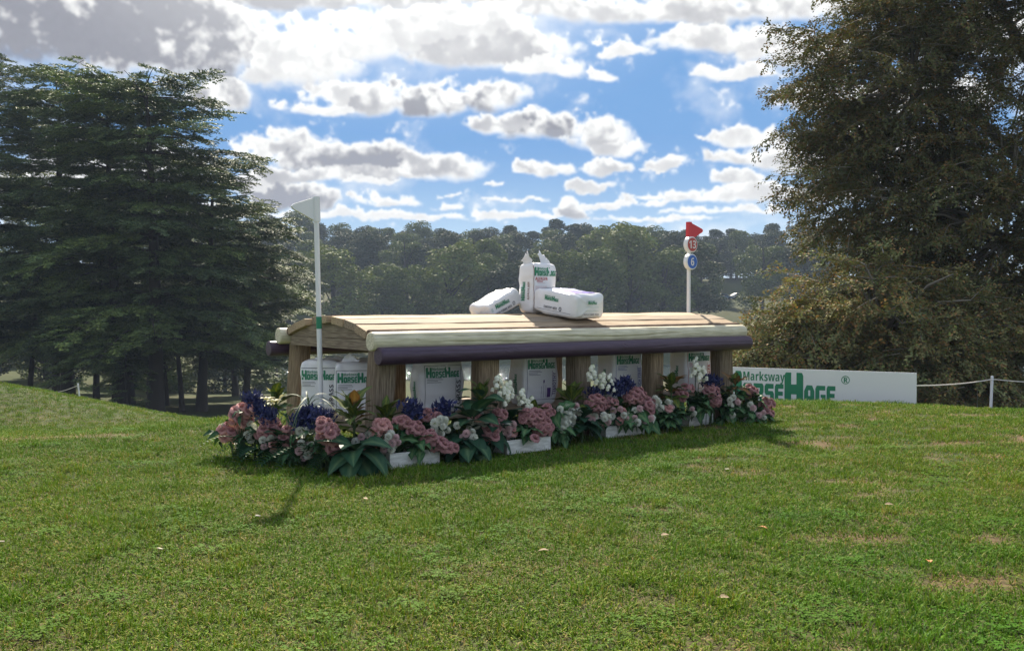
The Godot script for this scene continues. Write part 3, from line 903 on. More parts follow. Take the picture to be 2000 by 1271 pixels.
func bell_mesh(rad, l, seed_):                            # a hanging white bell of six petals, mouth down
	var st = new_st(); var rows = []; var cc = []
	for i in 6:
		var s = i / 5.0; var row = []; var cr = []
		for k in 12:
			var a = TAU * k / 12
			var w = rad * [0.18, 0.72, 1.0, 0.98, 0.88, 1.02][i] * (1.0 + (0.12 * s if k % 2 == 0 else -0.05))
			row.append(Vector3(cos(a) * w, -l * s - (l * 0.16 if i == 5 and k % 2 == 0 else 0.0), sin(a) * w))
			cr.append(Color(0.42, 0.50, 0.25).lerp(Color(0.74, 0.74, 0.64), ss(0.0, 0.3, s)))
		rows.append(row); cc.append(cr)
	grid(st, rows, true, cc)
	return commit(st)

func blue_mesh(seed_):                                     # a dense tuft of narrow deep blue bracts
	var r = RandomNumberGenerator.new(); r.seed = seed_
	var v = PackedVector3Array(); var c = PackedColorArray()
	for i in 170:
		var a = r.randf() * TAU; var up = r.randf_range(0.15, 1.0)
		var d = Vector3(cos(a) * (1.1 - up), up, sin(a) * (1.1 - up)).normalized()
		var o = Vector3(r.randfn() * 0.032, r.randf_range(-0.03, 0.07), r.randfn() * 0.032)
		var l = r.randf_range(0.025, 0.065); var w = d.cross(Vector3(r.randfn(), r.randfn(), r.randfn())).normalized() * r.randf_range(0.006, 0.012)
		v.append_array(PackedVector3Array([o, o + d * l * 0.5 + w, o + d * l, o, o + d * l, o + d * l * 0.5 - w]))
		var col = Color(0.022, 0.027, 0.090).lerp(Color(0.050, 0.058, 0.165), r.randf())
		for q in 6: c.append(col)
	return raw_mesh(v, c)

func frond_mesh(l, seed_):
	var r = RandomNumberGenerator.new(); r.seed = seed_
	var v = PackedVector3Array(); var c = PackedColorArray()
	var n = 15
	for i in n:
		var s = (i + 1.0) / (n + 1.0)
		var o = Vector3(l * s, 0.16 * s - 0.34 * s * s * l / 0.34, 0)
		for sd in [-1.0, 1.0]:
			var ll = 0.075 * sin(PI * (0.18 + 0.8 * s)) * r.randf_range(0.9, 1.1)
			var d = Vector3(0.45, -0.15, sd).normalized()
			var w = Vector3(0.011, 0, 0)
			v.append_array(PackedVector3Array([o - w * 0.6, o + d * ll * 0.5 - w, o + d * ll, o - w * 0.6, o + d * ll, o + w]))
			var col = Color(0.018, 0.06, 0.028).lerp(Color(0.04, 0.10, 0.035), r.randf())
			for q in 6: c.append(col)
	return raw_mesh(v, c)

func stems(base, tips, rad, parent, m = null):
	var st = new_st()
	for t in tips:
		var k = base + Vector3((t.x - base.x) * 0.35, (t.y - base.y) * 0.6, (t.z - base.z) * 0.35)
		tube(st, [base + Vector3(rr(-0.02, 0.02), -0.01, rr(-0.02, 0.02)), k, t], [rad, rad, rad * 0.8], 5, false)
	part("stems", commit(st), M.stem if m == null else m, parent)

# blooms gathered in clusters [u, y, v, half width, half height, count], rooted at (u, v) in the ground or a planter
func bunch(called, label, category, kinds, root_u, root_v, root_y, clusters, gap, leaf_n, group, m, face = 0.75, leaf_kind = "small"):
	var root = j(root_u, root_y, root_v)
	var t = thing(called, label, category, root, 0.0, group)
	var tips = []
	for c in clusters:
		var made = []
		var tries = 0
		var want = ceili(c[5] * 1.5) if c[5] > 1 else 1
		while made.size() < want and tries < 400:
			tries += 1
			var a = rr(0, TAU); var q = sqrt(rng.randf())
			var du = cos(a) * q * c[3]; var dy = sin(a) * q * c[4]
			var dv = -0.06 * (1.0 - q) + rr(-0.03, 0.03)
			var p = j(c[0] + du, maxf(root_y + 0.05, c[1] + dy), c[2] + dv) - root
			var ok = true
			for o in made:
				if o.distance_to(p) < gap * 0.82: ok = false; break
			if not ok: continue
			made.append(p)
			var look = (JV * -face + JU * (du / maxf(c[3], 0.02)) * 0.45 + Vector3.UP * (0.55 + dy / maxf(c[4], 0.02) * 0.5) + Vector3(rr(-0.25, 0.25), rr(-0.2, 0.2), rr(-0.25, 0.25))).normalized()
			var f = frame_of(look)
			var sc = rr(0.82, 1.12)
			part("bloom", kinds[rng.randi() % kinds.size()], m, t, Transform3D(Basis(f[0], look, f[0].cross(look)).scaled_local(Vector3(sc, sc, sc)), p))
			tips.append(p - look * 0.02)
		for i in leaf_n + 3:
			var a2 = rr(0, TAU)
			var p2 = j(c[0] + cos(a2) * c[3] * 1.05, maxf(root_y + 0.05, c[1] - absf(sin(a2)) * c[4] * 0.9 - 0.02), c[2] + rr(0.0, 0.08)) - root
			part("leaf", P[leaf_kind][rng.randi() % P[leaf_kind].size()], M.plant, t, place(p2, -jump_turn * -1.0 + a2 + rr(-0.6, 0.6), rr(-0.4, 0.5), rr(-0.6, 0.6), rr(0.85, 1.25)))
	stems(Vector3.ZERO, tips, 0.003, t)
	return t

# a rosette of leaves at (u, y, v): arcs of yaw towards the viewer's side by preference
func rosette(called, label, category, kinds, u, y, v, n, pitch_lo, pitch_hi, sc_lo, sc_hi, group, spread = TAU, lift = 0.0):
	var t = thing(called, label, category, j(u, y, v), 0.0, group)
	var st = new_st()
	tube(st, [Vector3(0, -y + 0.0, 0), Vector3(0.005, lift * 0.5, 0), Vector3(0, lift + 0.01, 0)], [0.012, 0.010, 0.007], 6)
	part("stem", commit(st), M.stem, t)
	for i in n:
		var yaw = -PI / 2 + jump_turn + spread * ((i + 0.5) / n - 0.5) + rr(-0.25, 0.25)
		var q = float(i * 7 % n) / n
		var kind = kinds[rng.randi() % kinds.size()]
		part("leaf", kind[rng.randi() % kind.size()], M.plant, t, place(Vector3(0, lift * (0.3 + 0.7 * q), 0), yaw, lerpf(pitch_lo, pitch_hi, q) + rr(-0.12, 0.12), rr(-0.35, 0.35), rr(sc_lo, sc_hi)))
	return t

func bells(label, u, v, stalks):
	var root = j(u, 0.02, v)
	var t = thing("bell_flower", label, "flower", root, 0.0, "white bell flowers along the jump")
	var st = new_st()
	for s in stalks:                                         # [u, top height, v, bells]
		var top = j(s[0], s[1], s[2]) - root
		var pts = [Vector3.ZERO, Vector3(top.x * 0.5, top.y * 0.65, top.z * 0.5), top]
		tube(st, pts, [0.005, 0.004, 0.003], 5, false)
		for i in s[3]:
			var q = float(i) / s[3]
			var a = i * 2.4
			var p = top + Vector3(0, -0.17 * q, 0) + Vector3(cos(a), 0.15, sin(a)) * (0.018 + 0.045 * q)
			tube(st, [top + Vector3(0, -0.17 * q, 0), p], [0.0018, 0.0015], 4, false)
			part("bell", P.bell[i % 3], M.petal, t, place(p, a, rr(-0.5, 0.3), rr(-0.4, 0.4), rr(0.85, 1.2)))
	part("stems", commit(st), M.stem, t)
	for i in 4:
		part("leaf", P.broad[i], M.plant, t, place(Vector3(0, 0.1, 0), -PI / 2 + jump_turn + (i - 1.5) * 0.8, 1.0 + 0.12 * i, rr(-0.4, 0.4), 0.95))
	return t

func blues(label, spots):
	var root = j(spots[0][0], 0.02, spots[0][2])
	var t = thing("blue_flower_spray", label, "flower", root, 0.0, "blue flower sprays along the jump")
	var tips = []
	for s in spots:
		var p = j(s[0], s[1], s[2]) - root
		tips.append(p)
		for k in 1: part("bloom", P.blue[(k + tips.size()) % 3], M.petal, t, place(p + Vector3(rr(-0.03, 0.03), rr(-0.04, 0.0), rr(-0.03, 0.03)), rr(0, TAU), rr(-0.3, 0.3), rr(-0.4, 0.4), rr(0.9, 1.3)))
	stems(Vector3.ZERO, tips, 0.004, t)
	return t

func planter(label, u0, u1, v0, turn_):
	var l = u1 - u0
	var t = thing("planter_box", label, "planter", j((u0 + u1) / 2, 0, v0 + 0.11), jump_turn + turn_, "white planter boxes along the jump")
	var h = 0.13
	var a = beam(Vector3(l, h, 0.018), 0.003, 0.002, 10, int(u0 * 10)); var e = beam(Vector3(0.20, h, 0.018), 0.003)
	part("front_board", a, M.white_wood, t, Transform3D(Basis.IDENTITY, Vector3(0, h / 2 - 0.004, 0.11)))
	part("back_board", a, M.white_wood, t, Transform3D(Basis.IDENTITY, Vector3(0, h / 2 - 0.004, -0.11)))
	for s in [-1.0, 1.0]: part("end_board", e, M.white_wood, t, Transform3D(Basis(Vector3.UP, PI / 2), Vector3(s * (l / 2 - 0.012), h / 2 - 0.004, 0)))
	part("soil", beam(Vector3(l - 0.045, 0.06, 0.198), 0.004, 0.006, 8, 3), M.soil, t, Transform3D(Basis.IDENTITY, Vector3(0, 0.065, 0)))
	return t

# ---------- the jump ----------
func roof_y(v): return 1.262 - 0.2 * (v - 0.97) * (v - 0.97)

func make_jump():
	var t = thing("timber_table_jump", "long timber cross-country jump with curved plank roof, cream and dark purple rails", "jump", JO, jump_turn)
	var bounds = [0.145, 0.36, 0.60, 0.855, 1.11, 1.35, 1.58, 1.80]
	for i in bounds.size() - 1:
		var v0 = bounds[i]; var v1 = bounds[i + 1]; var vm = (v0 + v1) / 2
		var y0 = roof_y(v0); var y1 = roof_y(v1)
		var tilt = atan2(y1 - y0, v1 - v0)
		var wd = Vector2(v1 - v0, y1 - y0).length() - 0.013
		var l = 5.06 + 0.05 * sin(i * 2.7)
		var o = part("roof_plank", beam(Vector3(l, 0.074, wd), 0.010, 0.007, 40, i + 1), M["plank%d" % (i % 3)], t, Transform3D(Basis(Vector3.RIGHT, tilt), Vector3(0.03 + 2.53 + 0.02 * sin(i * 1.9), (y0 + y1) / 2 - 0.036 + 0.003 * sin(i * 2.2), -vm)))
	part("edge_pole", log_mesh(5.0, 0.046, 60, 14, 9), M.bark_wood, t, Transform3D(Basis.IDENTITY, Vector3(0.05, 1.100, -0.125)))
	part("edge_pole", log_mesh(5.0, 0.046, 40, 12, 10), M.bark_wood, t, Transform3D(Basis.IDENTITY, Vector3(0.05, 1.090, -1.825)))
	for e in 2:
		var x = 0.085 if e == 0 else 5.02
		var lower = []; var upper = []
		lower = [Vector2(0.13, 0.952), Vector2(1.82, 0.952), Vector2(1.82, 1.040), Vector2(0.13, 1.050)]
		upper.append(Vector2(0.15, 1.054)); upper.append(Vector2(1.80, 1.044))
		for k in range(12, -1, -1):
			var v = 0.17 + (1.77 - 0.17) * k / 12.0
			upper.append(Vector2(v, roof_y(v) - 0.078))
		for b in [lower, upper]:
			var poly = []
			for p in b: poly.append(Vector2(p.x, p.y))
			part("end_board", prism(poly, 0.055), M.wood_grey, t, Transform3D(Basis(Vector3.UP, PI / 2), Vector3(x, 0, 0)))
	var us = [0.12, 1.31, 2.51, 3.60, 4.79]
	for i in us.size():
		for back in 2:
			var v = 0.105 if back == 0 else 1.83
			var w = [0.21, 0.23, 0.22, 0.19, 0.22][i] * (1.0 if back == 0 else 0.8)
			var lean = (0.05 if i == 0 else (-0.05 if i == 4 else 0.015 * sin(i * 3.0)))
			var b = Basis(Vector3.FORWARD, lean) * Basis(Vector3.UP, 0.06 * sin(i * 4.0 + back)) * Basis(Vector3.BACK, PI / 2)
			part("post", beam(Vector3(1.00, w, 0.20), 0.028, 0.016, 14, 20 + i * 2 + back), M["post%d" % ((i + back) % 2)], t, Transform3D(b, Vector3(us[i] + lean * 0.4, 0.452, -v)))
		if i > 0 and i < 4:
			part("cross_bearer", beam(Vector3(1.72, 0.10, 0.12), 0.008, 0.004, 8, 40 + i), M.wood_grey, t, Transform3D(Basis(Vector3.UP, PI / 2), Vector3(us[i], 1.005, -0.97)))
		part("shelf_bearer", beam(Vector3(1.5, 0.09, 0.10), 0.008, 0.004, 6, 50 + i), M.wood_grey, t, Transform3D(Basis(Vector3.UP, PI / 2), Vector3(us[i] + 0.05, 0.222, -0.97)))
	for k in 5:
		var v = 0.36 + 0.285 * k
		part("shelf_board", beam(Vector3(4.7, 0.03, 0.27), 0.003, 0.004, 16, 60 + k), M["plank%d" % (k % 3)], t, Transform3D(Basis.IDENTITY, Vector3(2.47, 0.283, -v)))
	part("cream_rail", log_mesh(4.99, 0.084, 200, 64, 1, [[1.0, -0.3, 2.6, 0.022], [1.5, 1.9, 4.0, 0.022], [0.75, 3.2, 4.9, 0.012], [1.9, 0.6, 1.8, 0.014]], [[0.42, 1.5, 0.018], [4.72, 1.25, 0.016], [2.9, 1.7, 0.014]]), M.cream, t, Transform3D(Basis.IDENTITY, Vector3(0, 1.039, 0)))
	part("cream_rail", log_mesh(4.99, 0.081, 60, 24, 2), M.cream, t, Transform3D(Basis.IDENTITY, Vector3(-0.01, 1.039, -1.945)))
	part("purple_rail", log_mesh(4.96, 0.079, 200, 64, 3, [[1.1, 0.05, 1.6, 0.009], [1.5, 3.2, 5.2, 0.007], [0.9, 1.3, 2.3, 0.006]], [[1.36, 1.3, 0.014], [1.46, 1.25, 0.012], [2.9, 1.2, 0.014]]), M.purple, t, Transform3D(Basis.IDENTITY, Vector3(0.03, 0.912, 0.088)))
	part("purple_rail", log_mesh(5.03, 0.081, 60, 24, 4), M.purple, t, Transform3D(Basis.IDENTITY, Vector3(-0.08, 0.905, -2.03)))

# ---------- flags ----------
func make_flags():
	var wing = 0.25
	for f in 2:
		var base = j(-0.09, 0, 0.80) if f == 0 else j(5.16, 0, 1.0)
		var tall = 2.36 if f == 0 else 2.40
		var t = thing("boundary_flag", "white pole with a white pennant at the bonnet-end of the jump" if f == 0 else "white pole with red pennant above round 13 and 6 discs", "flag", base, jump_turn)
		if f == 0: t.set_meta("label", "slim white pole topped by a white pennant, green band half way up")
		var lean = 0.022 if f == 0 else 0.0
		t.rotation = Vector3(0, jump_turn, lean)
		var st = new_st(); tube(st, [Vector3(0, -0.2, 0), Vector3(0, 1.0, 0), Vector3(0, tall, 0)], [0.024, 0.024, 0.024], 16)
		part("pole", commit(st), M.white_plastic, t)
		if f == 0:
			st = new_st(); tube(st, [Vector3(0, 1.14, 0), Vector3(0, 1.255, 0)], [0.0265, 0.0265], 16)
			part("green_band", commit(st), M.ink_green, t)
		var top = tall
		var s = -1.0 if f == 0 else 1.0
		var m = M.white_plastic if f == 0 else M.red_plastic
		part("pennant_sleeve", beam(Vector3(0.225, 0.062, 0.062), 0.008), m, t, Transform3D(Basis(Vector3.BACK, PI / 2), Vector3(0, top - 0.10, 0)))
		var poly = [Vector2(s * 0.029, top - 0.205), Vector2(s * 0.029, top + 0.005), Vector2(s * wing * 0.92, top - 0.060), Vector2(s * wing, top - 0.080), Vector2(s * wing * 0.94, top - 0.105)]
		if s > 0: poly.reverse()
		part("pennant", prism(poly, 0.034), m, t)
		if f == 1:
			for k in 2:
				var y = [2.125, 1.905][k]
				var d = part("number_disc", lathe([[0.0, 0.030], [0.092, 0.030], [0.101, 0.024], [0.101, -0.030], [0.0, -0.030]], 40), M.white_plastic, t, Transform3D(Basis(Vector3.RIGHT, PI / 2), Vector3(-0.03, y, 0.058)))
				part("disc_face", lathe([[0.0, 0.0022], [0.086, 0.0022], [0.086, -0.002], [0.0, -0.002]], 40), [M.disc_red, M.disc_blue][k], d, Transform3D(Basis.IDENTITY, Vector3(0, 0.031, 0)))
				var wh = func(x, yy): return Vector3(x, 0.0350, -yy)
				part("numeral", letters(["13", "6"][k], font, 0.098, 0.0, 0.0, 0.92, wh), M.numeral, d)

func lathe(prof, n):                                       # about y; prof = [[radius, y], ...]
	var st = new_st(); st.set_smooth_group(-1); var rows = []
	for p in prof:
		var row = []
		for k in n: row.append(Vector3(cos(TAU * k / n) * p[0], p[1], sin(TAU * k / n) * p[0]))
		rows.append(row)
	grid(st, rows, true)
	return commit(st)

# ---------- sacks on and under the table ----------
func make_sacks():
	var up = Vector3.UP
	var names = [
		["plump white feed sack printed GRASS on the shelf under the purple rail", 1.02, 0.52, 0.50, "GRASS", M.ink_dark, 1],
		["white feed sack printed TIMOTHY in purple with a drawn grass head", 2.24, 0.52, 0.54, "TIMOTHY", M.ink_purple, 2],
		["white feed sack printed HIGH FIBRE in blue on the shelf", 3.50, 0.52, 0.54, "HIGH FIBRE", M.ink_blue, 3],
		["white feed sack with red lettering beside the end post", 4.66, 0.50, 0.53, "ALFALFA", M.ink_red, 4]]
	for q in names:
		var k = Sack.new(0.47, q[3], 0.27, q[6], n_wob, 0.10)
		var fr = func(x, y): return k.front(x, y)
		var sd = func(x, y): return k.side(x, y, -1.0)
		var pr = [["logo", fr, 0.0, 0.155 if q[6] != 1 else 0.14, 0.37], ["bars", fr, box_rule(-0.195, 0.19, -0.22, 0.225 if q[6] != 1 else 0.205), q[5]], ["bars", fr, small_print(-0.09, 0.085, 0.17, 4), q[5]],
			["text", fr, q[4], 0.163, -0.06, 0.042, PI / 2, q[5], -0.24], ["bars", fr, [[0.135, -0.06, 0.004, 0.28]], q[5]], ["logo", sd, 0.0, -0.05, 0.22, PI / 2]]
		if q[6] == 2: pr.append(["bars", fr, [[0.02, -0.12, 0.003, 0.16], [0.05, -0.13, 0.003, 0.13], [-0.01, -0.14, 0.003, 0.12], [0.02, -0.03, 0.016, 0.03], [0.09, -0.15, 0.05, 0.10]], M.ink_purple])
		if q[6] == 3: pr.append(["bars", fr, [[0.0, -0.12, 0.006, 0.20], [0.03, -0.13, 0.006, 0.17], [-0.03, -0.14, 0.006, 0.15], [0.06, -0.15, 0.006, 0.13]], M.ink_dark])
		var t = sack(q[0], k, Transform3D(Basis(up, deg_to_rad([30.0, 37.0, 37.0, 36.0][q[6] - 1])), j(q[1], 0.298 + q[3] / 2 + 0.018, q[2])), pr, "feed sacks standing under the jump")
		part("mouth", film(Vector3(-0.19, q[3] / 2 - 0.012, 0.02), Vector3(0.19, q[3] / 2 - 0.012, -0.02), 0.055, Vector3(0, 0, -0.05), q[6], 0.8), M.film, t)
		part("mouth", film(Vector3(-0.17, q[3] / 2 - 0.012, -0.05), Vector3(0.17, q[3] / 2 - 0.012, 0.05), 0.04, Vector3(0, 0, 0.05), q[6] + 9, 0.2), M.film, t)
	for e in 2:
		var k = Sack.new(0.40, 0.50, 0.26, 11 + e, n_wob)
		var fr = func(x, y): return k.front(x, y)
		var pr = [["logo", fr, 0.0, 0.115, 0.36], ["bars", fr, [[0.0, 0.185, 0.37, 0.005], [0.185 if e == 0 else -0.19, -0.02, 0.004, 0.41]], M.ink_dark], ["bars", fr, small_print(-0.10, 0.045, 0.15, 4), M.ink_dark],
			["text", fr, ["GRASS", "TIMOTHY"][e], 0.13, -0.09, 0.04, PI / 2, [M.ink_dark, M.ink_purple][e], -0.22]]
		var t = sack(["squat white feed sack under the arched end, behind the white pole", "white feed sack with purple lettering and a twisted neck under the arched end"][e], k, Transform3D(Basis(up, deg_to_rad([-8.0, 12.0][e])), [j(0.24, 0.545, 1.44), j(0.33, 0.545, 0.92)][e]), pr, "feed sacks standing under the jump")
		part("mouth", film(Vector3(-0.16, 0.24, 0.03), Vector3(0.18, 0.24, -0.03), [0.05, 0.06][e], Vector3(0.02, 0, -0.06), 21 + e, 0.7), M.film, t)
		part("mouth", film(Vector3(-0.14, 0.24, -0.05), Vector3(0.02, 0.24, 0.06), [0.05, 0.11][e], Vector3(0.03, 0, 0.02), 31 + e, 0.4), M.film, t)
	# on the table: one standing, one lying towards the front, one leaning
	var a = Sack.new(0.40, 0.53, 0.25, 5, n_wob, 0.02)
	var af = func(x, y): return a.front(x, y)
	var asd = func(x, y): return a.side(x, y, -1.0)
	var t1 = sack("upright feed sack printed ALFALFA on the table, its two corners sticking up", a, Transform3D(Basis(up, deg_to_rad(46.0)), j(2.68, roof_y(1.0) + 0.285, 1.0)), [
		["logo", af, 0.0, 0.185, 0.36], ["text", af, "ALFALFA", -0.075, 0.105, 0.035, 0.0, M.ink_red, -0.19], ["bars", af, [[-0.10, 0.075, 0.10, 0.010]], M.ink_red], ["bars", af, small_print(0.0, 0.02, 0.34, 4, 0.012), M.ink_pale_red], ["bars", af, small_print(0.0, -0.05, 0.34, 5, 0.016), M.ink_pale_green], ["bars", af, small_print(-0.06, 0.055, 0.16, 1), M.ink_pale_red], ["bars", af, [[-0.185, 0.0, 0.005, 0.5]], M.ink_brown],
		["logo", asd, -0.035, -0.03, 0.22, PI / 2], ["text", asd, "ALFALFA MIX", 0.045, -0.03, 0.028, PI / 2, M.ink_brown, -0.20], ["bars", asd, small_print(-0.07, -0.18, 0.03, 6, 0.008, 0.004), M.ink_pale_green]])
	var ear = film(Vector3(-0.055, 0, 0), Vector3(0.055, 0, 0), 0.145, Vector3(0.02, 0, 0), 3, 0.35)
	part("corner_flap", ear, M.film, t1, Transform3D(Basis(up, PI / 2 + 0.3), Vector3(-0.165, 0.258, 0.0)))
	part("corner_flap", film(Vector3(-0.11, 0, 0), Vector3(0.10, 0, 0), 0.165, Vector3(-0.02, 0, -0.03), 6, 0.12), M.film, t1, Transform3D(Basis(up, 0.15), Vector3(0.085, 0.258, 0.05)))
	var b = Sack.new(0.47, 0.64, 0.27, 6, n_wob, 0.10)
	var bf = func(x, y): return b.front(x, y)
	var bs = func(x, y): return b.side(y, -x, -1.0)
	var be = func(x, y): return Vector3(x, -0.349, y)
	var ly = (JV * 0.985 - JU * 0.14 + up * 0.15).normalized()
	var lx = ly.cross(up).normalized()
	var t2 = sack("feed sack with a purple printed face lying on its back across the table", b, Transform3D(Basis(lx, ly, lx.cross(ly)), j(2.74, roof_y(0.54) + 0.158, 0.54)), [
		["bars", bf, box_rule(-0.19, 0.19, -0.26, 0.25, 0.006), M.ink_purple], ["logo", bf, -0.02, 0.19, 0.34], ["bars", bf, [[0.0, -0.16, 0.37, 0.19]], M.ink_violet], ["bars", bf, [[0.0, 0.02, 0.37, 0.16]], M.ink_lilac],
		["logo", bs, -0.03, 0.045, 0.20], ["text", bs, "TIMOTHY MIX", -0.04, -0.055, 0.026, 0.0, M.ink_dark, -0.19], ["text", bs, "O", 0.10, -0.055, 0.045, 0.0, M.ink_dark], ["bars", bs, [[0.0, -0.085, 0.5, 0.003]], M.ink_dark],
		["logo", be, 0.0, 0.055, 0.15], ["bars", be, [[0.0, 0.005, 0.22, 0.003], [0.0, -0.035, 0.22, 0.003]], M.ink_pale_green], ["text", be, "HIGH FIBRE FEED", 0.0, -0.075, 0.018, 0.0, M.ink_dark, -0.24]])
	var c = Sack.new(0.40, 0.45, 0.19, 7, n_wob, 0.05)
	var cs = func(x, y): return c.side(y, x, 1.0)
	var cf = func(x, y): return c.front(x, y)
	var cy = (JU * 0.90 + up * 0.43).normalized()
	var cz = (up * 0.90 - JU * 0.43).normalized()
	sack("feed sack printed HIGH FIBRE MIX leaning against the upright sack", c, Transform3D(Basis(cy.cross(cz), cy, cz), j(2.26, 1.370, 1.24)), [
		["logo", cs, -0.04, 0.03, 0.20], ["text", cs, "HIGH FIBRE MIX", -0.06, -0.045, 0.026, 0.0, M.ink_dark, -0.24], ["text", cs, "O", 0.10, -0.035, 0.042, 0.0, M.ink_dark], ["bars", cs, small_print(-0.19, 0.03, 0.03, 5, 0.008), M.ink_pale_green], ["bars", cs, [[0.05, -0.085, 0.3, 0.004]], M.ink_dark]])

# ---------- banner board, rope fences ----------
func make_board():
	var a = Vector3(3.30, 0, -15.61); var b = Vector3(5.905, 0, -14.2)
	var dir = (b - a).normalized(); var l = a.distance_to(b)
	var mid = (a + b) / 2
	var top = 0.362; var hgt = 0.66
	var t = thing("advertising_board", "long white board with green lettering standing beyond the lawn's brow", "sign", Vector3(mid.x, top - hgt, mid.z), atan2(-dir.z, dir.x))
	part("panel", beam(Vector3(l, hgt, 0.02), 0.003), M.board, t, Transform3D(Basis.IDENTITY, Vector3(0, hgt / 2, 0)))
	var wh = func(x, y): return Vector3(x, y, 0.0125)
	part("logo", logo_mesh(wh, -l / 2 + 0.22 - 0.12 + 0.9, hgt - 0.295, 1.78), M.ink_green, t)
	part("lettering", letters("®", font, 0.12, -l / 2 + 1.97, hgt - 0.14, 1.0, wh), M.ink_green, t)
	for s in [-0.42, 0.0, 0.42]:
		part("stake", beam(Vector3(1.0, 0.05, 0.04), 0.004), M.wood_grey, t, Transform3D(Basis(Vector3.BACK, PI / 2), Vector3(l * s, 0.14, -0.04)))

func fence_post(label, x, d, top, lean):
	var g = ground_h(x, -d)
	var t = thing("fence_post", label, "post", Vector3(x, g, -d), 0.0, "rope fence posts")
	var h = top - g
	var st = new_st(); tube(st, [Vector3(0, -0.15, 0), Vector3(lean * h, h, 0)], [0.028, 0.026], 10)
	part("post_shaft", commit(st), M.white_plastic, t)
	st = new_st(); tube(st, [Vector3(lean * (h + 0.002), h + 0.002, 0), Vector3(lean * h, h + 0.025, 0)], [0.031, 0.018], 10)
	part("post_cap", commit(st), M.white_plastic, t)
	return Vector3(x + lean * h, top - 0.04, -d)

func rope(label, pts, sag):
	var st = new_st(); var all = []; var rad = []
	for i in pts.size() - 1:
		for k in 12:
			var s = k / 12.0
			all.append(pts[i].lerp(pts[i + 1], s) - Vector3.UP * sag * 4.0 * s * (1.0 - s)); rad.append(0.011)
	all.append(pts[-1]); rad.append(0.011)
	tube(st, all, rad, 6)
	var o = MeshInstance3D.new(); o.name = numbered("fence_rope"); o.mesh = commit(st); o.material_override = M.rope; add_child(o)
	tag(o, label, "rope")

func make_fences():
	var p1 = fence_post("white plastic rope post beyond the end of the advertising board", 9.10, 18.5, -0.03, 0.035)
	var p2 = fence_post("white plastic rope post outside the beech's low branches", 12.4, 19.5, -0.25, 0.0)
	rope("pale rope from the advertising board to the white posts by the beech", [Vector3(5.91, 0.17, -14.25), p1, p2], 0.03)
	var q1 = fence_post("leaning white rope post where the mound meets the cedars", -14.15, 32.0, -1.29, -0.13)
	var q2 = fence_post("white rope post half hidden by the mound", -15.4, 32.0, -1.57, 0.0)
	var q3 = fence_post("white rope post on the crown of the mound", -18.6, 31.0, -1.45, 0.0)
	rope("white rope slung between the posts behind the mound", [q1, q2, q3], 0.06)
	fence_post("thin pale stake at the foot of the mound before the cedars", -13.4, 33.5, -2.15, 0.0)
	fence_post("thin pale stake in the hollow beside the pink roses", -9.6, 33.0, -2.35, 0.0)

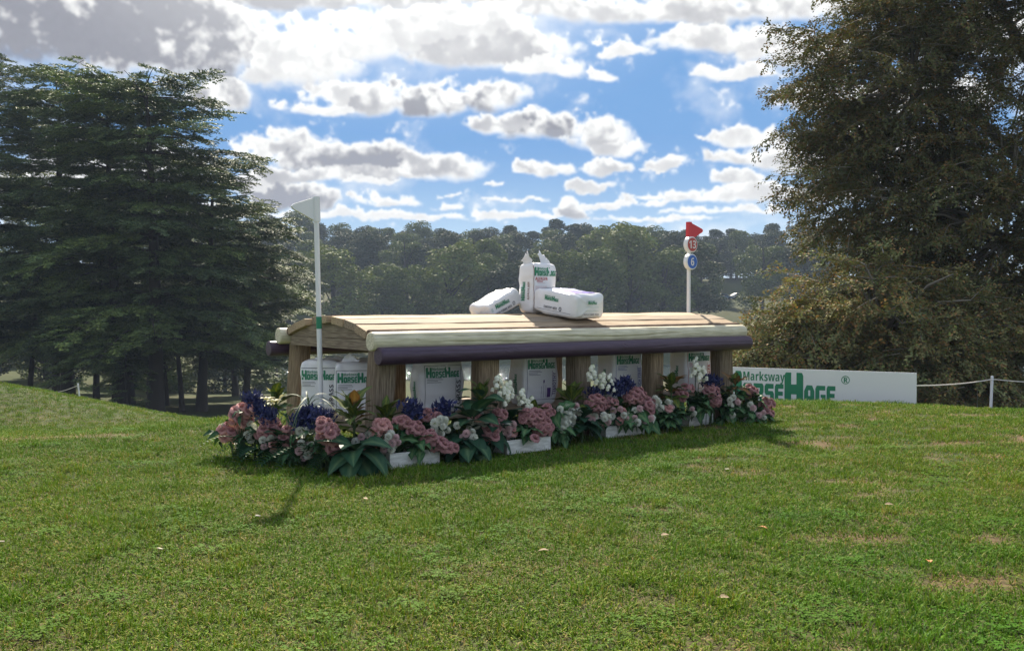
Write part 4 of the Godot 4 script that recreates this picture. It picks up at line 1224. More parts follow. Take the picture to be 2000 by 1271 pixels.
# ---------- flowers ----------
func make_flowers():
	planter("white planter box with scuffed, peeling front below the GRASS sack", -0.135, 0.365, -0.53, 0.03)
	planter("white planter box with a single rose hanging over its front", 1.107, 1.62, -0.51, 0.0)
	planter("white planter box under the HIGH FIBRE sack", 2.545, 3.06, -0.30, -0.06)
	planter("white planter box under the white bell flowers by the end sack", 3.92, 4.33, -0.135, 0.0)
	planter("small white planter box at the corner next to the advertising board", 4.64, 4.96, -0.37, 0.0)
	var R = P.rose; var RP = P.rose_pale
	var g = "pink rose bunches along the jump"
	bunch("rose_bunch", "pale sunlit pink roses at the outer corner of the flower bed", "flowers", RP + R, -0.92, 0.72, 0.0, [[-0.91, 0.38, 0.70, 0.09, 0.10, 9], [-0.96, 0.25, 0.82, 0.10, 0.09, 8], [-0.87, 0.46, 0.60, 0.07, 0.05, 4]], 0.055, 6, g, M.petal)
	bunch("rose_bunch", "round head of dusky pink roses between white buds and blue sprays", "flowers", R + [RP[0]], -0.79, 0.39, 0.0, [[-0.79, 0.30, 0.38, 0.10, 0.10, 12]], 0.052, 8, g, M.petal)
	bunch("rose_bunch", "narrow upright column of dusky pink roses above ferns", "flowers", R, -0.70, 0.17, 0.0, [[-0.71, 0.22, 0.17, 0.055, 0.12, 8]], 0.05, 7, g, M.petal)
	bunch("rose_bunch", "dark pink roses under orange croton leaves", "flowers", R, -0.62, -0.36, 0.0, [[-0.66, 0.35, -0.44, 0.09, 0.10, 9], [-0.59, 0.25, -0.45, 0.08, 0.06, 5]], 0.055, 6, g, M.petal)
	bunch("rose_bunch", "long diagonal band of pink roses spilling over the scuffed planter", "flowers", R, 0.2, -0.40, 0.1, [[0.06, 0.385, -0.42, 0.06, 0.04, 4], [0.15, 0.315, -0.47, 0.06, 0.05, 6], [0.25, 0.24, -0.53, 0.06, 0.05, 6], [0.34, 0.17, -0.58, 0.06, 0.05, 6], [0.41, 0.12, -0.62, 0.05, 0.04, 3]], 0.05, 3, g, M.petal)
	bunch("rose_bunch", "few pink roses and buds beside the near post", "flowers", RP, -0.16, -0.38, 0.0, [[-0.13, 0.36, -0.44, 0.06, 0.05, 4], [-0.20, 0.30, -0.45, 0.04, 0.05, 2]], 0.055, 4, g, M.petal)
	bunch("rose_bunch", "small row of pink roses at the foot of the GRASS sack", "flowers", R, 0.42, -0.25, 0.0, [[0.37, 0.40, -0.30, 0.06, 0.035, 4], [0.47, 0.39, -0.30, 0.05, 0.03, 3]], 0.055, 3, g, M.petal)
	bunch("rose_bunch", "loose string of pink roses between hosta and bell flowers", "flowers", R, 1.0, -0.42, 0.0, [[1.06, 0.36, -0.45, 0.07, 0.04, 4], [0.98, 0.28, -0.48, 0.05, 0.05, 4], [0.93, 0.20, -0.50, 0.06, 0.05, 5]], 0.055, 4, g, M.petal)
	bunch("rose_bunch", "big heap of pink roses in the planter below the TIMOTHY sack", "flowers", R, 1.45, -0.40, 0.1, [[1.46, 0.32, -0.46, 0.15, 0.07, 13], [1.55, 0.22, -0.50, 0.10, 0.07, 9], [1.68, 0.36, -0.40, 0.07, 0.05, 4]], 0.058, 4, g, M.petal)
	bunch("rose_bunch", "single red-pink rose hanging over a planter's front", "flowers", R, 1.36, -0.46, 0.1, [[1.35, 0.085, -0.56, 0.01, 0.01, 1]], 0.05, 1, g, M.petal)
	bunch("rose_bunch", "dense mound of pink roses below the white bells and blue bracts", "flowers", R, 2.47, -0.25, 0.0, [[2.40, 0.36, -0.30, 0.11, 0.09, 11], [2.60, 0.37, -0.28, 0.07, 0.04, 4]], 0.055, 4, g, M.petal)
	bunch("rose_bunch", "tall pink rose bunch in front of the HIGH FIBRE sack trailing to one side", "flowers", R, 3.0, -0.22, 0.1, [[2.99, 0.42, -0.26, 0.13, 0.07, 11], [3.13, 0.30, -0.30, 0.06, 0.10, 7]], 0.055, 4, g, M.petal)
	bunch("rose_bunch", "two small knots of pink roses below a tall croton", "flowers", R, 3.75, -0.15, 0.0, [[3.74, 0.38, -0.20, 0.05, 0.06, 5], [3.86, 0.45, -0.20, 0.05, 0.025, 2]], 0.05, 3, g, M.petal)
	bunch("rose_bunch", "oval head of pink roses beside the blue bracts at the end post", "flowers", R, 4.27, -0.15, 0.0, [[4.26, 0.39, -0.20, 0.085, 0.07, 7], [4.30, 0.29, -0.21, 0.09, 0.07, 7]], 0.055, 3, g, M.petal)
	bunch("rose_bunch", "dark pink roses trailing down the bed's end by the advertising board", "flowers", R, 4.90, -0.30, 0.05, [[4.85, 0.36, -0.26, 0.08, 0.06, 6], [4.98, 0.22, -0.40, 0.07, 0.06, 5], [4.93, 0.12, -0.42, 0.07, 0.05, 5]], 0.055, 5, g, M.petal)
	var Wp = P.pom; var PP = P.pom + P.pom_pink
	g = "white pompom flowers along the jump"
	bunch("pompom_bunch", "white buds among pale pink roses at the bed's outer corner", "flowers", Wp, -0.95, 0.80, 0.0, [[-0.99, 0.24, 0.90, 0.05, 0.06, 4], [-0.87, 0.25, 0.60, 0.06, 0.08, 5]], 0.05, 5, g, M.petal)
	bunch("pompom_bunch", "white pompoms between two dusky rose columns", "flowers", Wp, -0.63, 0.02, 0.0, [[-0.63, 0.31, -0.01, 0.06, 0.05, 4], [-0.60, 0.24, -0.20, 0.04, 0.04, 2]], 0.055, 5, g, M.petal)
	bunch("pompom_bunch", "white and blush pompoms at the scuffed planter's end", "flowers", PP, -0.12, -0.46, 0.1, [[-0.13, 0.23, -0.52, 0.08, 0.07, 6]], 0.062, 5, g, M.petal, 0.75, "varieg")
	bunch("pompom_bunch", "white pompoms above the pink rose band", "flowers", Wp, 0.40, -0.40, 0.1, [[0.41, 0.31, -0.46, 0.09, 0.07, 7]], 0.062, 5, g, M.petal, 0.75, "varieg")
	bunch("pompom_bunch", "pair of blush white pompoms over dark hosta leaves", "flowers", PP, 0.64, -0.50, 0.0, [[0.66, 0.21, -0.56, 0.05, 0.06, 3], [0.60, 0.30, -0.48, 0.02, 0.02, 1]], 0.06, 3, g, M.petal)
	bunch("pompom_bunch", "crowded white pompoms beside the heap of roses", "flowers", Wp, 1.85, -0.35, 0.0, [[1.88, 0.25, -0.41, 0.10, 0.07, 12], [1.80, 0.36, -0.38, 0.04, 0.02, 1], [1.80, 0.19, -0.45, 0.05, 0.03, 3]], 0.05, 7, g, M.petal, 0.75, "varieg")
	bunch("pompom_bunch", "row of white and blush pompoms under the rose mound", "flowers", PP, 2.33, -0.36, 0.0, [[2.24, 0.25, -0.40, 0.08, 0.03, 4], [2.40, 0.22, -0.41, 0.07, 0.05, 5]], 0.058, 5, g, M.petal)
	bunch("pompom_bunch", "scattered white pompoms on variegated leaves over a planter", "flowers", PP, 2.9, -0.30, 0.1, [[2.90, 0.28, -0.36, 0.05, 0.03, 2], [3.02, 0.17, -0.40, 0.09, 0.04, 5], [2.80, 0.16, -0.42, 0.05, 0.05, 4]], 0.065, 5, g, M.petal, 0.75, "varieg")
	bunch("pompom_bunch", "white pompoms beside the trailing pink roses", "flowers", Wp, 3.22, -0.28, 0.0, [[3.20, 0.33, -0.32, 0.06, 0.05, 4], [3.24, 0.26, -0.32, 0.04, 0.02, 1]], 0.058, 3, g, M.petal)
	bunch("pompom_bunch", "two white pompoms resting at a planter's corner", "flowers", PP, 3.85, -0.20, 0.0, [[3.86, 0.19, -0.24, 0.05, 0.04, 2]], 0.058, 4, g, M.petal, 0.75, "varieg")
	bunch("pompom_bunch", "white pompoms low at the bed's end by the small planter", "flowers", PP, 4.70, -0.35, 0.0, [[4.68, 0.19, -0.42, 0.05, 0.03, 2], [4.76, 0.11, -0.47, 0.05, 0.05, 3], [4.42, 0.10, -0.34, 0.04, 0.03, 2]], 0.055, 5, g, M.petal, 0.75, "varieg")
	for f in [["mixed white and blush blooms beside the striped hosta", -0.30, -0.42, 0.24], ["mixed white and blush blooms between the dark hosta and the second planter", 0.86, -0.40, 0.30], ["mixed white and blush blooms at the second planter's near end", 1.16, -0.44, 0.22], ["mixed white and blush blooms under the glossy leaves", 2.02, -0.36, 0.32], ["mixed white and blush blooms before the HIGH FIBRE planter", 2.68, -0.34, 0.24], ["mixed white and blush blooms by the fourth post", 3.45, -0.26, 0.26], ["mixed white and blush blooms between the end planters", 4.50, -0.28, 0.24], ["mixed white and blush blooms beside the fern at the outer corner", -0.82, 0.30, 0.16], ["mixed white and blush blooms below the narrow rose column", -0.68, -0.06, 0.15]]:
		bunch("mixed_bunch", f[0], "flowers", Wp + PP + RP, f[1], f[2] + 0.06, 0.0, [[f[1], f[3], f[2], 0.10, 0.07, 5]], 0.07, 4, "mixed blooms along the jump", M.petal)
	bells("white bell flowers on stalks beside the TIMOTHY sack", 1.22, -0.28, [[1.17, 0.72, -0.30, 12], [1.27, 0.66, -0.32, 11], [1.22, 0.60, -0.34, 8]])
	bells("shorter white bell flowers above the heap of roses", 1.42, -0.34, [[1.40, 0.58, -0.36, 9], [1.50, 0.50, -0.36, 7]])
	bells("white bell flowers arching before the HIGH FIBRE sack", 2.52, -0.22, [[2.38, 0.76, -0.25, 9], [2.50, 0.68, -0.27, 9], [2.62, 0.66, -0.25, 9]])
	bells("white bell flowers before the sack with red lettering", 4.05, -0.12, [[4.02, 0.72, -0.16, 12], [4.10, 0.68, -0.18, 11], [4.06, 0.78, -0.12, 5]])
	blues("deep blue feathery mass behind the dusky rose columns", [[-0.66, 0.42, 0.05], [-0.62, 0.44, -0.06], [-0.60, 0.43, -0.18], [-0.62, 0.36, -0.10], [-0.66, 0.36, 0.06], [-0.56, 0.42, -0.28]])
	blues("deep blue bracts behind the pale sunlit roses", [[-0.83, 0.44, 0.50], [-0.80, 0.42, 0.42], [-0.86, 0.50, 0.60], [-0.78, 0.38, 0.36]])
	blues("small deep blue tuft before the GRASS sack", [[0.20, 0.44, -0.34], [0.30, 0.43, -0.32], [0.60, 0.42, -0.30]])
	blues("spiky deep blue bracts before the HIGH FIBRE sack", [[2.46, 0.46, -0.22], [2.62, 0.47, -0.22], [2.76, 0.47, -0.22], [2.86, 0.50, -0.20], [2.94, 0.50, -0.18]])
	blues("spiky deep blue bracts beside the end post", [[4.20, 0.48, -0.14], [4.30, 0.48, -0.12], [4.36, 0.46, -0.12], [4.26, 0.40, -0.15]])
	g = "large-leaved foliage plants along the jump"
	rosette("hosta", "broad striped hosta leaves spreading on the grass beside the scuffed planter", "plant", [P.hosta], -0.46, 0.10, -0.58, 16, -0.25, 0.65, 0.82, 1.10, g, TAU * 0.8, 0.10)
	rosette("hosta", "dark blunt hosta leaves between two planters", "plant", [P.broad, P.hosta], 0.66, 0.06, -0.52, 21, -0.35, 0.5, 0.82, 1.10, g, TAU * 0.8, 0.14)
	rosette("hosta", "pale veined upright hosta against the second post", "plant", [P.hosta], 0.80, 0.28, -0.42, 13, 0.1, 1.2, 0.77, 1.01, g, TAU, 0.06)
	rosette("broad_leaf_plant", "dark broad leaves at the string of roses", "plant", [P.broad], 0.98, 0.12, -0.44, 15, -0.3, 0.7, 0.71, 0.92, g, TAU, 0.12)
	rosette("broad_leaf_plant", "dark glossy leaves between the crowded pompoms and the rose mound", "plant", [P.broad], 2.12, 0.14, -0.40, 19, -0.3, 0.9, 0.71, 0.96, g, TAU, 0.12)
	rosette("broad_leaf_plant", "dark glossy leaves draped low by the HIGH FIBRE planter", "plant", [P.broad, P.varieg], 3.35, 0.08, -0.36, 18, -0.3, 0.6, 0.63, 0.88, g, TAU * 0.8, 0.10)
	rosette("broad_leaf_plant", "low dark leaves before the outermost rose bunch", "plant", [P.broad], -0.45, 0.04, -0.38, 12, -0.2, 0.6, 0.67, 0.83, g, TAU * 0.8, 0.06)
	rosette("croton", "croton with upright green and orange leaves before the near post", "plant", [P.croton, P.croton, P.croton, P.croton_warm], -0.38, 0.28, -0.38, 24, -0.2, 1.35, 0.75, 1.05, g, TAU, 0.22)
	rosette("croton", "green croton leaf sprays at the near post's foot", "plant", [P.croton], 0.02, 0.26, -0.22, 13, 0.5, 1.4, 0.65, 0.88, g, TAU, 0.16)
	rosette("croton", "croton climbing the post between the GRASS and TIMOTHY sacks", "plant", [P.croton, P.hosta], 1.0, 0.30, -0.26, 16, 0.1, 1.4, 0.71, 0.88, g, TAU, 0.22)
	rosette("croton", "olive croton on the post between TIMOTHY and HIGH FIBRE sacks", "plant", [P.croton], 2.12, 0.28, -0.24, 16, 0.0, 1.3, 0.71, 0.92, g, TAU, 0.18)
	rosette("croton", "tall croton with an orange top leaf before the fourth post", "plant", [P.croton, P.croton, P.croton_warm], 3.60, 0.26, -0.18, 21, 0.0, 1.4, 0.75, 1.01, g, TAU, 0.26)
	rosette("croton", "croton with a dark red and orange leaf at the end post", "plant", [P.croton, P.croton_warm, P.varieg], 4.62, 0.26, -0.22, 21, -0.1, 1.3, 0.75, 0.97, g, TAU, 0.22)
	rosette("croton", "yellow-green croton catching the sun behind the outer corner", "plant", [P.croton, P.yellow, P.varieg], -0.50, 0.30, 0.92, 19, 0.0, 1.2, 0.75, 0.97, g, TAU, 0.20)
	rosette("leafy_plant", "bright variegated leaves over the scuffed planter", "plant", [P.varieg], 0.16, 0.13, -0.50, 16, -0.4, 0.8, 0.81, 1.09, g, TAU, 0.08)
	rosette("leafy_plant", "variegated leaves under the crowded white pompoms", "plant", [P.varieg, P.small], 1.80, 0.08, -0.44, 21, -0.3, 0.8, 0.81, 1.09, g, TAU, 0.10)
	rosette("leafy_plant", "variegated leaves over the planter with the hanging rose", "plant", [P.varieg], 1.36, 0.13, -0.46, 15, -0.5, 0.6, 0.77, 0.99, g, TAU, 0.08)
	rosette("leafy_plant", "variegated leaves over the HIGH FIBRE planter", "plant", [P.varieg], 2.84, 0.14, -0.30, 21, -0.4, 0.9, 0.77, 1.04, g, TAU, 0.10)
	rosette("leafy_plant", "crinkled green leaves below the two rose knots", "plant", [P.varieg], 3.58, 0.12, -0.26, 21, -0.2, 1.0, 0.81, 1.09, g, TAU, 0.12)
	rosette("leafy_plant", "crinkled bright leaves over the planter by the end sack", "plant", [P.varieg], 4.05, 0.14, -0.22, 24, -0.4, 1.0, 0.81, 1.12, g, TAU, 0.14)
	rosette("leafy_plant", "green leaves between the last two planters", "plant", [P.varieg], 4.45, 0.08, -0.30, 21, -0.3, 0.9, 0.77, 1.04, g, TAU, 0.12)
	rosette("leafy_plant", "green leaves round the small corner planter", "plant", [P.varieg, P.small], 4.86, 0.14, -0.30, 24, -0.3, 1.0, 0.77, 1.04, g, TAU, 0.14)
	var fill = [[-0.86, 0.55, 0.02], [-0.72, 0.22, 0.02], [-0.60, -0.08, 0.02], [-0.52, -0.30, 0.03], [-0.30, -0.30, 0.05], [-0.02, -0.34, 0.10], [0.30, -0.34, 0.10], [0.52, -0.30, 0.06], [0.78, -0.34, 0.05], [1.02, -0.24, 0.08], [1.28, -0.32, 0.14], [1.56, -0.30, 0.14], [1.76, -0.28, 0.08], [1.98, -0.26, 0.08], [2.24, -0.24, 0.08], [2.42, -0.18, 0.10], [2.66, -0.16, 0.14], [2.90, -0.14, 0.14], [3.16, -0.18, 0.08], [3.40, -0.20, 0.08], [3.66, -0.08, 0.10], [3.90, -0.04, 0.12], [4.16, -0.06, 0.12], [4.36, -0.12, 0.10], [4.56, -0.14, 0.10], [4.74, -0.20, 0.10], [4.92, -0.20, 0.10]]
	for i in fill.size():
		var f = fill[i]
		rosette("leafy_plant", "dark green filler foliage tucked among the roses along the jump", "plant", [[P.broad, P.small], [P.varieg, P.broad], [P.croton, P.small]][i % 3], f[0], f[2], f[1], 15, -0.25, 1.15, 0.72, 0.98, "dark filler foliage along the jump", TAU, 0.16)
	g = "ferns at the bed's outer corner"
	for f in [["dark fern under the pale sunlit roses", -0.93, 0.62, 9], ["dark fern under the round rose head", -0.80, 0.34, 10], ["dark fern under the narrow rose column", -0.70, 0.06, 10], ["dark fern between the rose column and the striped hosta", -0.62, -0.26, 10]]:
		rosette("fern", f[0], "fern", [P.frond], f[1], 0.12, f[2], f[3], -0.5, 0.7, 0.85, 1.20, g, TAU, 0.05)
	rosette("spider_plant", "spider plant with thin curling pale leaves before the arched end", "plant", [P.strap], -0.58, 0.40, 0.05, 17, -0.2, 0.9, 0.64, 0.96, "", TAU, 0.12)
	var ly = thing("lily", "open white and yellow lily above the pale sunlit roses", "flower", j(-0.78, 0.0, 0.42))
	var pet = leaf_mesh(0.09, 0.034, 0.05, 0.05, 0.25, 0.02, 0.8, [Color(0.74, 0.72, 0.58), Color(0.66, 0.55, 0.15), Color(0.72, 0.70, 0.62)], 4)
	for h in 2:
		for i in 6: part("petal", pet, M.petal, ly, place(Vector3(-0.02 + 0.07 * h, 0.53 - 0.015 * h, 0.05 * h), TAU * i / 6, 0.35, 0.0, 1.0))
	stems(Vector3.ZERO, [Vector3(-0.02, 0.53, 0), Vector3(0.05, 0.515, 0.05)], 0.004, ly)

# ---------- small things on the lawn ----------
func make_litter():
	var spots = [[[0.0, 1.0], 0.0], [[1.0, 0.0], 0.0]]
	var cols = [M.chip_pale, M.chip_brown, M.chip_orange]
	var names = ["pale wood chip lying flat on the trampled grass", "dry brown leaf lying on the trampled grass", "orange fallen leaf lying on the trampled grass"]
	var st_leaf = leaf_mesh(0.06, 0.035, 0.012, 0.016, 0.3, 0.05, 0.75, [Color.WHITE, Color.WHITE, Color.WHITE], 1)
	var chip = beam(Vector3(0.034, 0.006, 0.016), 0.002)
	for s in [[-1.62, 6.18, 0], [-1.95, 5.37, 0], [-2.9, 5.5, 0], [-2.32, 4.1, 0], [0.87, 5.65, 1], [-1.0, 6.7, 1], [1.75, 7.9, 0], [2.5, 6.5, 1], [0.2, 5.3, 1], [1.5, 5.9, 2], [0.95, 4.45, 1], [2.2, 5.1, 2]]:
		var k = s[2]
		var o = MeshInstance3D.new(); o.name = numbered(["wood_chip", "dry_leaf", "fallen_leaf"][k]); o.mesh = chip if k == 0 else st_leaf; o.material_override = cols[k]
		add_child(o)
		o.transform = Transform3D(Basis(Vector3.UP, rr(0, TAU)) * Basis(Vector3.RIGHT, rr(-0.25, 0.25)), Vector3(s[0], ground_h(s[0], -s[1]) + 0.030, -s[1]))
		tag(o, names[k], ["wood chip", "leaf", "leaf"][k], "scraps strewn on the lawn")

# ---------- far meadow ----------
func car(label, x, d, turn, m):
	var g = ground_h(x, -d)
	var t = thing("parked_car", label, "car", Vector3(x, g, -d), turn, "cars parked in the far meadow")
	part("body", prism([Vector2(-2.1, 0.35), Vector2(2.1, 0.35), Vector2(2.15, 0.75), Vector2(1.2, 0.92), Vector2(0.6, 1.42), Vector2(-1.0, 1.45), Vector2(-1.9, 0.98), Vector2(-2.15, 0.8)], 1.72), m, t)
	for s in [-1.0, 1.0]:
		part("window", prism([Vector2(-1.55, 0.95), Vector2(0.95, 0.95), Vector2(0.5, 1.34), Vector2(-0.95, 1.36)], 0.02), M.car_glass, t, Transform3D(Basis.IDENTITY, Vector3(0, 0, s * 0.865)))
		for x2 in [-1.3, 1.3]:
			part("wheel", lathe([[0.0, 0.1], [0.32, 0.1], [0.32, -0.1], [0.0, -0.1]], 14), M.tyre, t, Transform3D(Basis(Vector3.RIGHT, PI / 2), Vector3(x2, 0.32, s * 0.80)))

func wood_mat(c0, c1, scale_, rough = 0.85, seed_ = 1):
	var m = StandardMaterial3D.new(); m.roughness = rough; m.metallic_specular = 0.3; m.cull_mode = BaseMaterial3D.CULL_DISABLED
	m.albedo_texture = noise_tex(0.012, Color(c0[0], c0[1], c0[2]).linear_to_srgb(), Color(c1[0], c1[1], c1[2]).linear_to_srgb(), 512, 5, false, 0, seed_)
	m.uv1_triplanar = true; m.uv1_scale = scale_
	m.normal_enabled = true; m.normal_texture = noise_tex(0.012, Color.BLACK, Color.WHITE, 512, 5, true, 6.0, seed_); m.normal_scale = 0.5
	return m

func make_materials():
	font = SystemFont.new(); font.font_names = PackedStringArray(["Droid Sans"]); font.font_weight = 700
	M.bark_dark = mat([0.035, 0.028, 0.022], 0.95); M.bark_grey = mat([0.075, 0.07, 0.06], 0.9); M.twig = mat([0.22, 0.20, 0.165], 0.85)
	M.needles = mat([1, 1, 1], 0.6, true, 0.45, 0.25); M.leaf = mat([1, 1, 1], 0.65, true, 0.55, 0.15); M.far_leaf = mat([1, 1, 1], 0.7, true, 0.5, 0.2)
	M.plant = mat([1, 1, 1], 0.6, true, 0.45, 0.3); M.petal = mat([1, 1, 1], 0.75, true, 0.5, 0.25); M.stem = mat([0.04, 0.075, 0.025], 0.7)
	for k in 3: M["plank%d" % k] = wood_mat([[0.20, 0.14, 0.09], [0.15, 0.115, 0.08], [0.25, 0.175, 0.105]][k], [[0.56, 0.44, 0.30], [0.48, 0.385, 0.28], [0.62, 0.49, 0.33]][k], Vector3(0.35, 7.0, 7.0), 0.8, 11 + k)
	for k in 2: M["post%d" % k] = wood_mat([[0.09, 0.066, 0.046], [0.11, 0.078, 0.05]][k], [[0.33, 0.265, 0.19], [0.38, 0.285, 0.19]][k], Vector3(0.6, 8.0, 8.0), 0.85, 21 + k)
	M.wood_grey = wood_mat([0.15, 0.115, 0.085], [0.36, 0.30, 0.225], Vector3(0.6, 8.0, 0.6), 0.88, 31)
	M.bark_wood = wood_mat([0.10, 0.07, 0.05], [0.30, 0.22, 0.16], Vector3(0.8, 6.0, 6.0), 0.9, 33)
	M.cream = wood_mat([0.46, 0.42, 0.29], [0.78, 0.74, 0.58], Vector3(0.5, 5.0, 5.0), 0.55, 41); M.cream.normal_scale = 0.2
	M.purple = wood_mat([0.032, 0.015, 0.036], [0.075, 0.042, 0.080], Vector3(0.5, 6.0, 6.0), 0.42, 43); M.purple.normal_scale = 0.35; M.purple.metallic_specular = 0.5
	M.film = mat([0.80, 0.80, 0.82], 0.28, false, 0.0, 0.5)
	M.ink_green = mat([0.018, 0.215, 0.11], 0.45); M.ink_dark = mat([0.06, 0.06, 0.08], 0.5); M.ink_purple = mat([0.09, 0.04, 0.20], 0.5); M.ink_blue = mat([0.06, 0.09, 0.36], 0.5); M.ink_red = mat([0.46, 0.05, 0.05], 0.5); M.ink_brown = mat([0.20, 0.09, 0.07], 0.5)
	M.ink_pale_red = mat([0.62, 0.42, 0.40], 0.5); M.ink_pale_green = mat([0.34, 0.48, 0.44], 0.5); M.ink_violet = mat([0.28, 0.20, 0.56], 0.22); M.ink_lilac = mat([0.56, 0.54, 0.76], 0.22)
	M.white_plastic = mat([0.76, 0.77, 0.78], 0.35); M.red_plastic = mat([0.62, 0.03, 0.035], 0.35); M.disc_red = mat([0.46, 0.075, 0.06], 0.5); M.disc_blue = mat([0.035, 0.13, 0.46], 0.5); M.numeral = mat([0.70, 0.68, 0.66], 0.5)
	M.board = mat([0.78, 0.79, 0.80], 0.5); M.rope = mat([0.72, 0.66, 0.58], 0.8)
	M.white_wood = wood_mat([0.50, 0.50, 0.47], [0.78, 0.78, 0.75], Vector3(1.5, 6.0, 6.0), 0.7, 51); M.white_wood.normal_scale = 0.2
	M.soil = mat([0.04, 0.03, 0.02], 0.95)
	M.chip_pale = mat([0.62, 0.54, 0.40], 0.8); M.chip_brown = mat([0.30, 0.21, 0.12], 0.8); M.chip_orange = mat([0.42, 0.16, 0.04], 0.8)
	M.car_glass = mat([0.03, 0.035, 0.04], 0.08); M.tyre = mat([0.02, 0.02, 0.02], 0.9); M.car_blue = mat([0.10, 0.17, 0.30], 0.25); M.car_silver = mat([0.5, 0.52, 0.55], 0.25)
	var w = mat([0.03, 0.045, 0.05], 0.06); w.normal_enabled = true; w.normal_texture = noise_tex(0.03, Color.BLACK, Color.WHITE, 512, 4, true, 8.0, 61); w.uv1_triplanar = true; w.uv1_world_triplanar = true; w.uv1_scale = Vector3(0.12, 0.12, 0.12); w.normal_scale = 0.55
	M.water = w

func _ready():
	# camera
	var cam = Camera3D.new(); cam.name = "camera"; cam.fov = 36.897; cam.near = 0.05; cam.far = 3000.0
	add_child(cam); cam.position = Vector3(0, 1.385, 0); cam.rotation_degrees = Vector3(-1.338, 0, 0); cam.current = true
	# sky, sun, exposure, haze
	var env = Environment.new(); env.background_mode = Environment.BG_SKY; env.sky = make_sky(); env.background_energy_multiplier = 1.0
	env.tonemap_mode = Environment.TONE_MAPPER_LINEAR; env.tonemap_exposure = 2.4
	env.fog_enabled = true; env.fog_density = 0.0004; env.fog_light_color = Color(0.80, 0.88, 1.0)
	env.sdfgi_enabled = true; env.ssao_enabled = true; env.ssil_enabled = true
	var we = WorldEnvironment.new(); we.name = "world_environment"; we.environment = env; add_child(we)
	var sun = DirectionalLight3D.new(); sun.name = "sun"; sun.light_energy = 1.6; sun.light_angular_distance = 1.0; sun.light_color = Color(1.0, 0.95, 0.87); sun.shadow_enabled = true
	add_child(sun); sun.look_at_from_position(Vector3.ZERO, Vector3(0.0973, -0.6018, 0.7927))
	rng.seed = 4242
	n_land.seed = 3; n_land.frequency = 0.05; n_land.fractal_octaves = 3
	n_patch.seed = 12; n_patch.frequency = 0.02; n_patch.fractal_octaves = 3
	n_wob.seed = 9; n_wob.frequency = 0.02; n_wob.fractal_octaves = 2
	make_materials()
	make_ground()
	var lake = PlaneMesh.new(); lake.size = Vector2(240, 36)
	var lk = setting("lake", lake, M.water); lk.position = Vector3(66, -9.62, -157)
	# trees
	P.cedar = [cedar_spray(1), cedar_spray(2), cedar_spray(3)]
	P.sprig = [leaf_sprig(1, 26, 0.48, 0.080), leaf_sprig(2, 26, 0.48, 0.080), leaf_sprig(3, 24, 0.44, 0.076)]
	var cl = ["broad dark cedar with tiered drooping boughs in the hollow", "slender dark cedar standing between thicker trunks in the hollow", "cedar with the thickest bare trunk in the hollow", "low cedar whose drooping boughs reach the arched end of the jump", "tallest cedar of the hollow, overtopping the others"]
	for c in [[-22.2, 60.0, 21.6, 4.6, 7.6, 1.0, 1, 2], [-26.0, 63.5, 21.8, 4.6, 7.0, 0.85, 2, 0], [-31.6, 69.0, 23.6, 4.8, 7.6, 0.95, 3, 0], [-39.0, 73.0, 26.0, 5.0, 8.2, 0.95, 4, 4], [-20.2, 64.5, 17.2, 4.0, 6.8, 0.72, 5, 0], [-19.2, 70.0, 14.8, 3.2, 5.2, 0.55, 6, 3], [-21.6, 78.0, 15.5, 3.8, 6.0, 0.60, 7, 0], [-21.9, 63.8, 11.0, 5.0, 2.6, 0.38, 8, 1], [-25.6, 72.0, 12.0, 5.0, 2.4, 0.33, 9, 1], [-30.5, 78.0, 18.0, 4.0, 5.5, 0.68, 10, 0], [-28.3, 67.0, 14.0, 5.0, 3.0, 0.50, 11, 1], [-36.2, 73.5, 14.0, 5.0, 3.4, 0.45, 12, 1], [-33.5, 90.0, 17.0, 5.0, 7.0, 0.8, 13, 0], [-44.5, 94.0, 18.0, 5.0, 7.5, 0.8, 14, 0], [-28.0, 98.0, 15.0, 4.5, 6.5, 0.7, 15, 0], [-55.0, 96.0, 19.0, 5.0, 7.5, 0.9, 16, 0], [-40.0, 108.0, 15.0, 4.5, 6.5, 0.7, 17, 0]]:
		cedar(c[2], c[3], c[4], c[5], c[6], cl[c[7]], Vector3(c[0], ground_h(c[0], -c[1]), -c[1]))
	var bx = 14.8; var bz = -27.0; var by = ground_h(bx, bz)
	beech("towering beech with dark copper-green crown reaching far above the board", Vector3(bx, by, bz), 19.0, 1.1, [
		[Vector3(0, 12.5, 0), Vector3(6.5, 5.5, 5.5), 330], [Vector3(-4.4, 9.6, 0.5), Vector3(3.3, 2.8, 3.2), 190], [Vector3(-4.5, 6.2, 1.0), Vector3(3.2, 1.9, 3.0), 150], [Vector3(-2.5, 5.4, 2.5), Vector3(3.6, 2.8, 2.6), 170], [Vector3(0.5, 3.4, 3.6), Vector3(3.4, 2.8, 2.4), 150], [Vector3(-5.6, 8.0, 0.5), Vector3(1.6, 1.2, 1.6), 45], [Vector3(-2.9, 13.2, 0), Vector3(3.0, 2.6, 3.0), 120], [Vector3(3.0, 8.0, 2.0), Vector3(4.0, 4.0, 3.0), 150], [Vector3(-3.4, 3.0, 1.5), Vector3(2.8, 2.2, 2.6), 110]], 21, "beech_tree", 0.28)
	var lx = 8.4; var lz = -22.5; var lyy = ground_h(lx, lz)
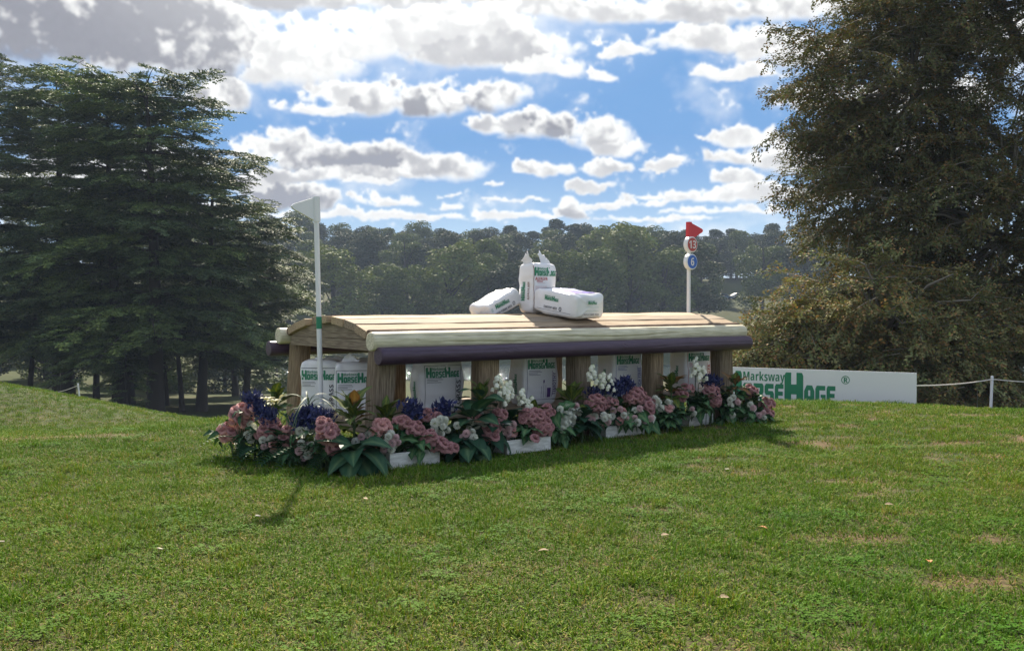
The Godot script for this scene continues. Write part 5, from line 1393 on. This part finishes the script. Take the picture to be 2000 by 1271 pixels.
	beech("low weeping beech with tawny leaves drooping to the ground behind the board", Vector3(lx, lyy, lz), 4.4, 0.32, [
		[Vector3(0.2, 2.3, 0), Vector3(2.3, 1.7, 2.0), 150], [Vector3(-1.7, 1.7, 0.2), Vector3(1.6, 1.25, 1.5), 90], [Vector3(1.8, 1.6, 0.5), Vector3(1.9, 1.5, 1.6), 100], [Vector3(0.0, 0.8, 0.8), Vector3(2.6, 0.9, 1.5), 100], [Vector3(-2.6, 1.0, 0.0), Vector3(1.2, 0.8, 1.2), 45]], 22, "weeping_beech_tree", 0.32, 2.0)
	var fl = {"broad": "mid green rounded tree in the far wood across the lake", "pale": "pale green tree in front of the dark far wood", "pine": "dark ragged pine rising from the far hilltop wood", "dark": "dark bluish tree massed in the far hillside wood"}
	var proto = {}
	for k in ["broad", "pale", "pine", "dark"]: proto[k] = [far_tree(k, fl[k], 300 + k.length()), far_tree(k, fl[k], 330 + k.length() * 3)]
	var first = {}
	var far_list = []
	for x in range(-16, 17):                                  # hilltop rows
		far_list.append(["pine" if x > -2 and (x * 7 + 3) % 4 != 0 else ["broad", "dark"][absi(x) % 2], x * 6.6 + rr(-2, 2), 292.0 + rr(-6, 8), rr(0.85, 1.12)])
		far_list.append([["dark", "broad", "pine", "dark"][absi(x * 5) % 4], x * 6.6 + 3.3 + rr(-2, 2), 270.0 + rr(-6, 6), rr(0.8, 1.0)])
	for x in range(-12, 8): far_list.append([["dark", "broad", "dark"][absi(x) % 3], x * 6.8 + rr(-2, 2), 240.0 + rr(-9, 9), rr(0.9, 1.1)])
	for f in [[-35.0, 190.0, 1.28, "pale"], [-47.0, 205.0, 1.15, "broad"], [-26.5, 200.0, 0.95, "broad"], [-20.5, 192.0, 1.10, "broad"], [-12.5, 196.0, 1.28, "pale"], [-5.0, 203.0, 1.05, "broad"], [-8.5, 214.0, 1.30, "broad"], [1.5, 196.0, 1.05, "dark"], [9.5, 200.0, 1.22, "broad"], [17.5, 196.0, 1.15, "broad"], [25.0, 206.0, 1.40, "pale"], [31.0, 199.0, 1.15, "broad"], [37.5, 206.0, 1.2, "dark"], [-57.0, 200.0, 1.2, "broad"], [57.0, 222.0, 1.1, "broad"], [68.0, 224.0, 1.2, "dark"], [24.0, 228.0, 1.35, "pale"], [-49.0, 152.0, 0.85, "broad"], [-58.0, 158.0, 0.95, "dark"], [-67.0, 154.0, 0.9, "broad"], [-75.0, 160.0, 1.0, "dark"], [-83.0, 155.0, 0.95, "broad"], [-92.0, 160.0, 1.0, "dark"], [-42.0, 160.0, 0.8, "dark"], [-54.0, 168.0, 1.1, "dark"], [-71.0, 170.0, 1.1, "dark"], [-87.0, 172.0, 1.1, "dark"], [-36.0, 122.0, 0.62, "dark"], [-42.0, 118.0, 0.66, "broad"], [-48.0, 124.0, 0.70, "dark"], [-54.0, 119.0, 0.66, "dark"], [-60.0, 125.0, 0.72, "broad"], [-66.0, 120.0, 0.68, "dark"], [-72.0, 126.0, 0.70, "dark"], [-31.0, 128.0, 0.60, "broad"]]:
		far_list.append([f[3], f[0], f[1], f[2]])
	for f in far_list:
		var pr = proto[f[0]][rng.randi() % 2]
		var o = pr if not first.has(pr) else copy_of(pr)
		first[pr] = true
		o.position = Vector3(f[1], ground_h(f[1], -f[2]) - 1.6, -f[2]); o.rotation.y = rr(0, TAU); o.scale = Vector3(f[3] * rr(1.1, 1.35), f[3] * 1.06, f[3] * rr(1.1, 1.35))
	car("blue car parked in the far meadow beyond the lake", 51.5, 238.0, 0.3, M.car_blue)
	car("silver car parked in the far meadow beyond the lake", 56.0, 240.0, 0.2, M.car_silver)
	make_jump()
	make_plant_meshes()
	make_sacks()
	make_flags()
	make_board()
	make_fences()
	make_flowers()
	make_litter()
	make_grass()
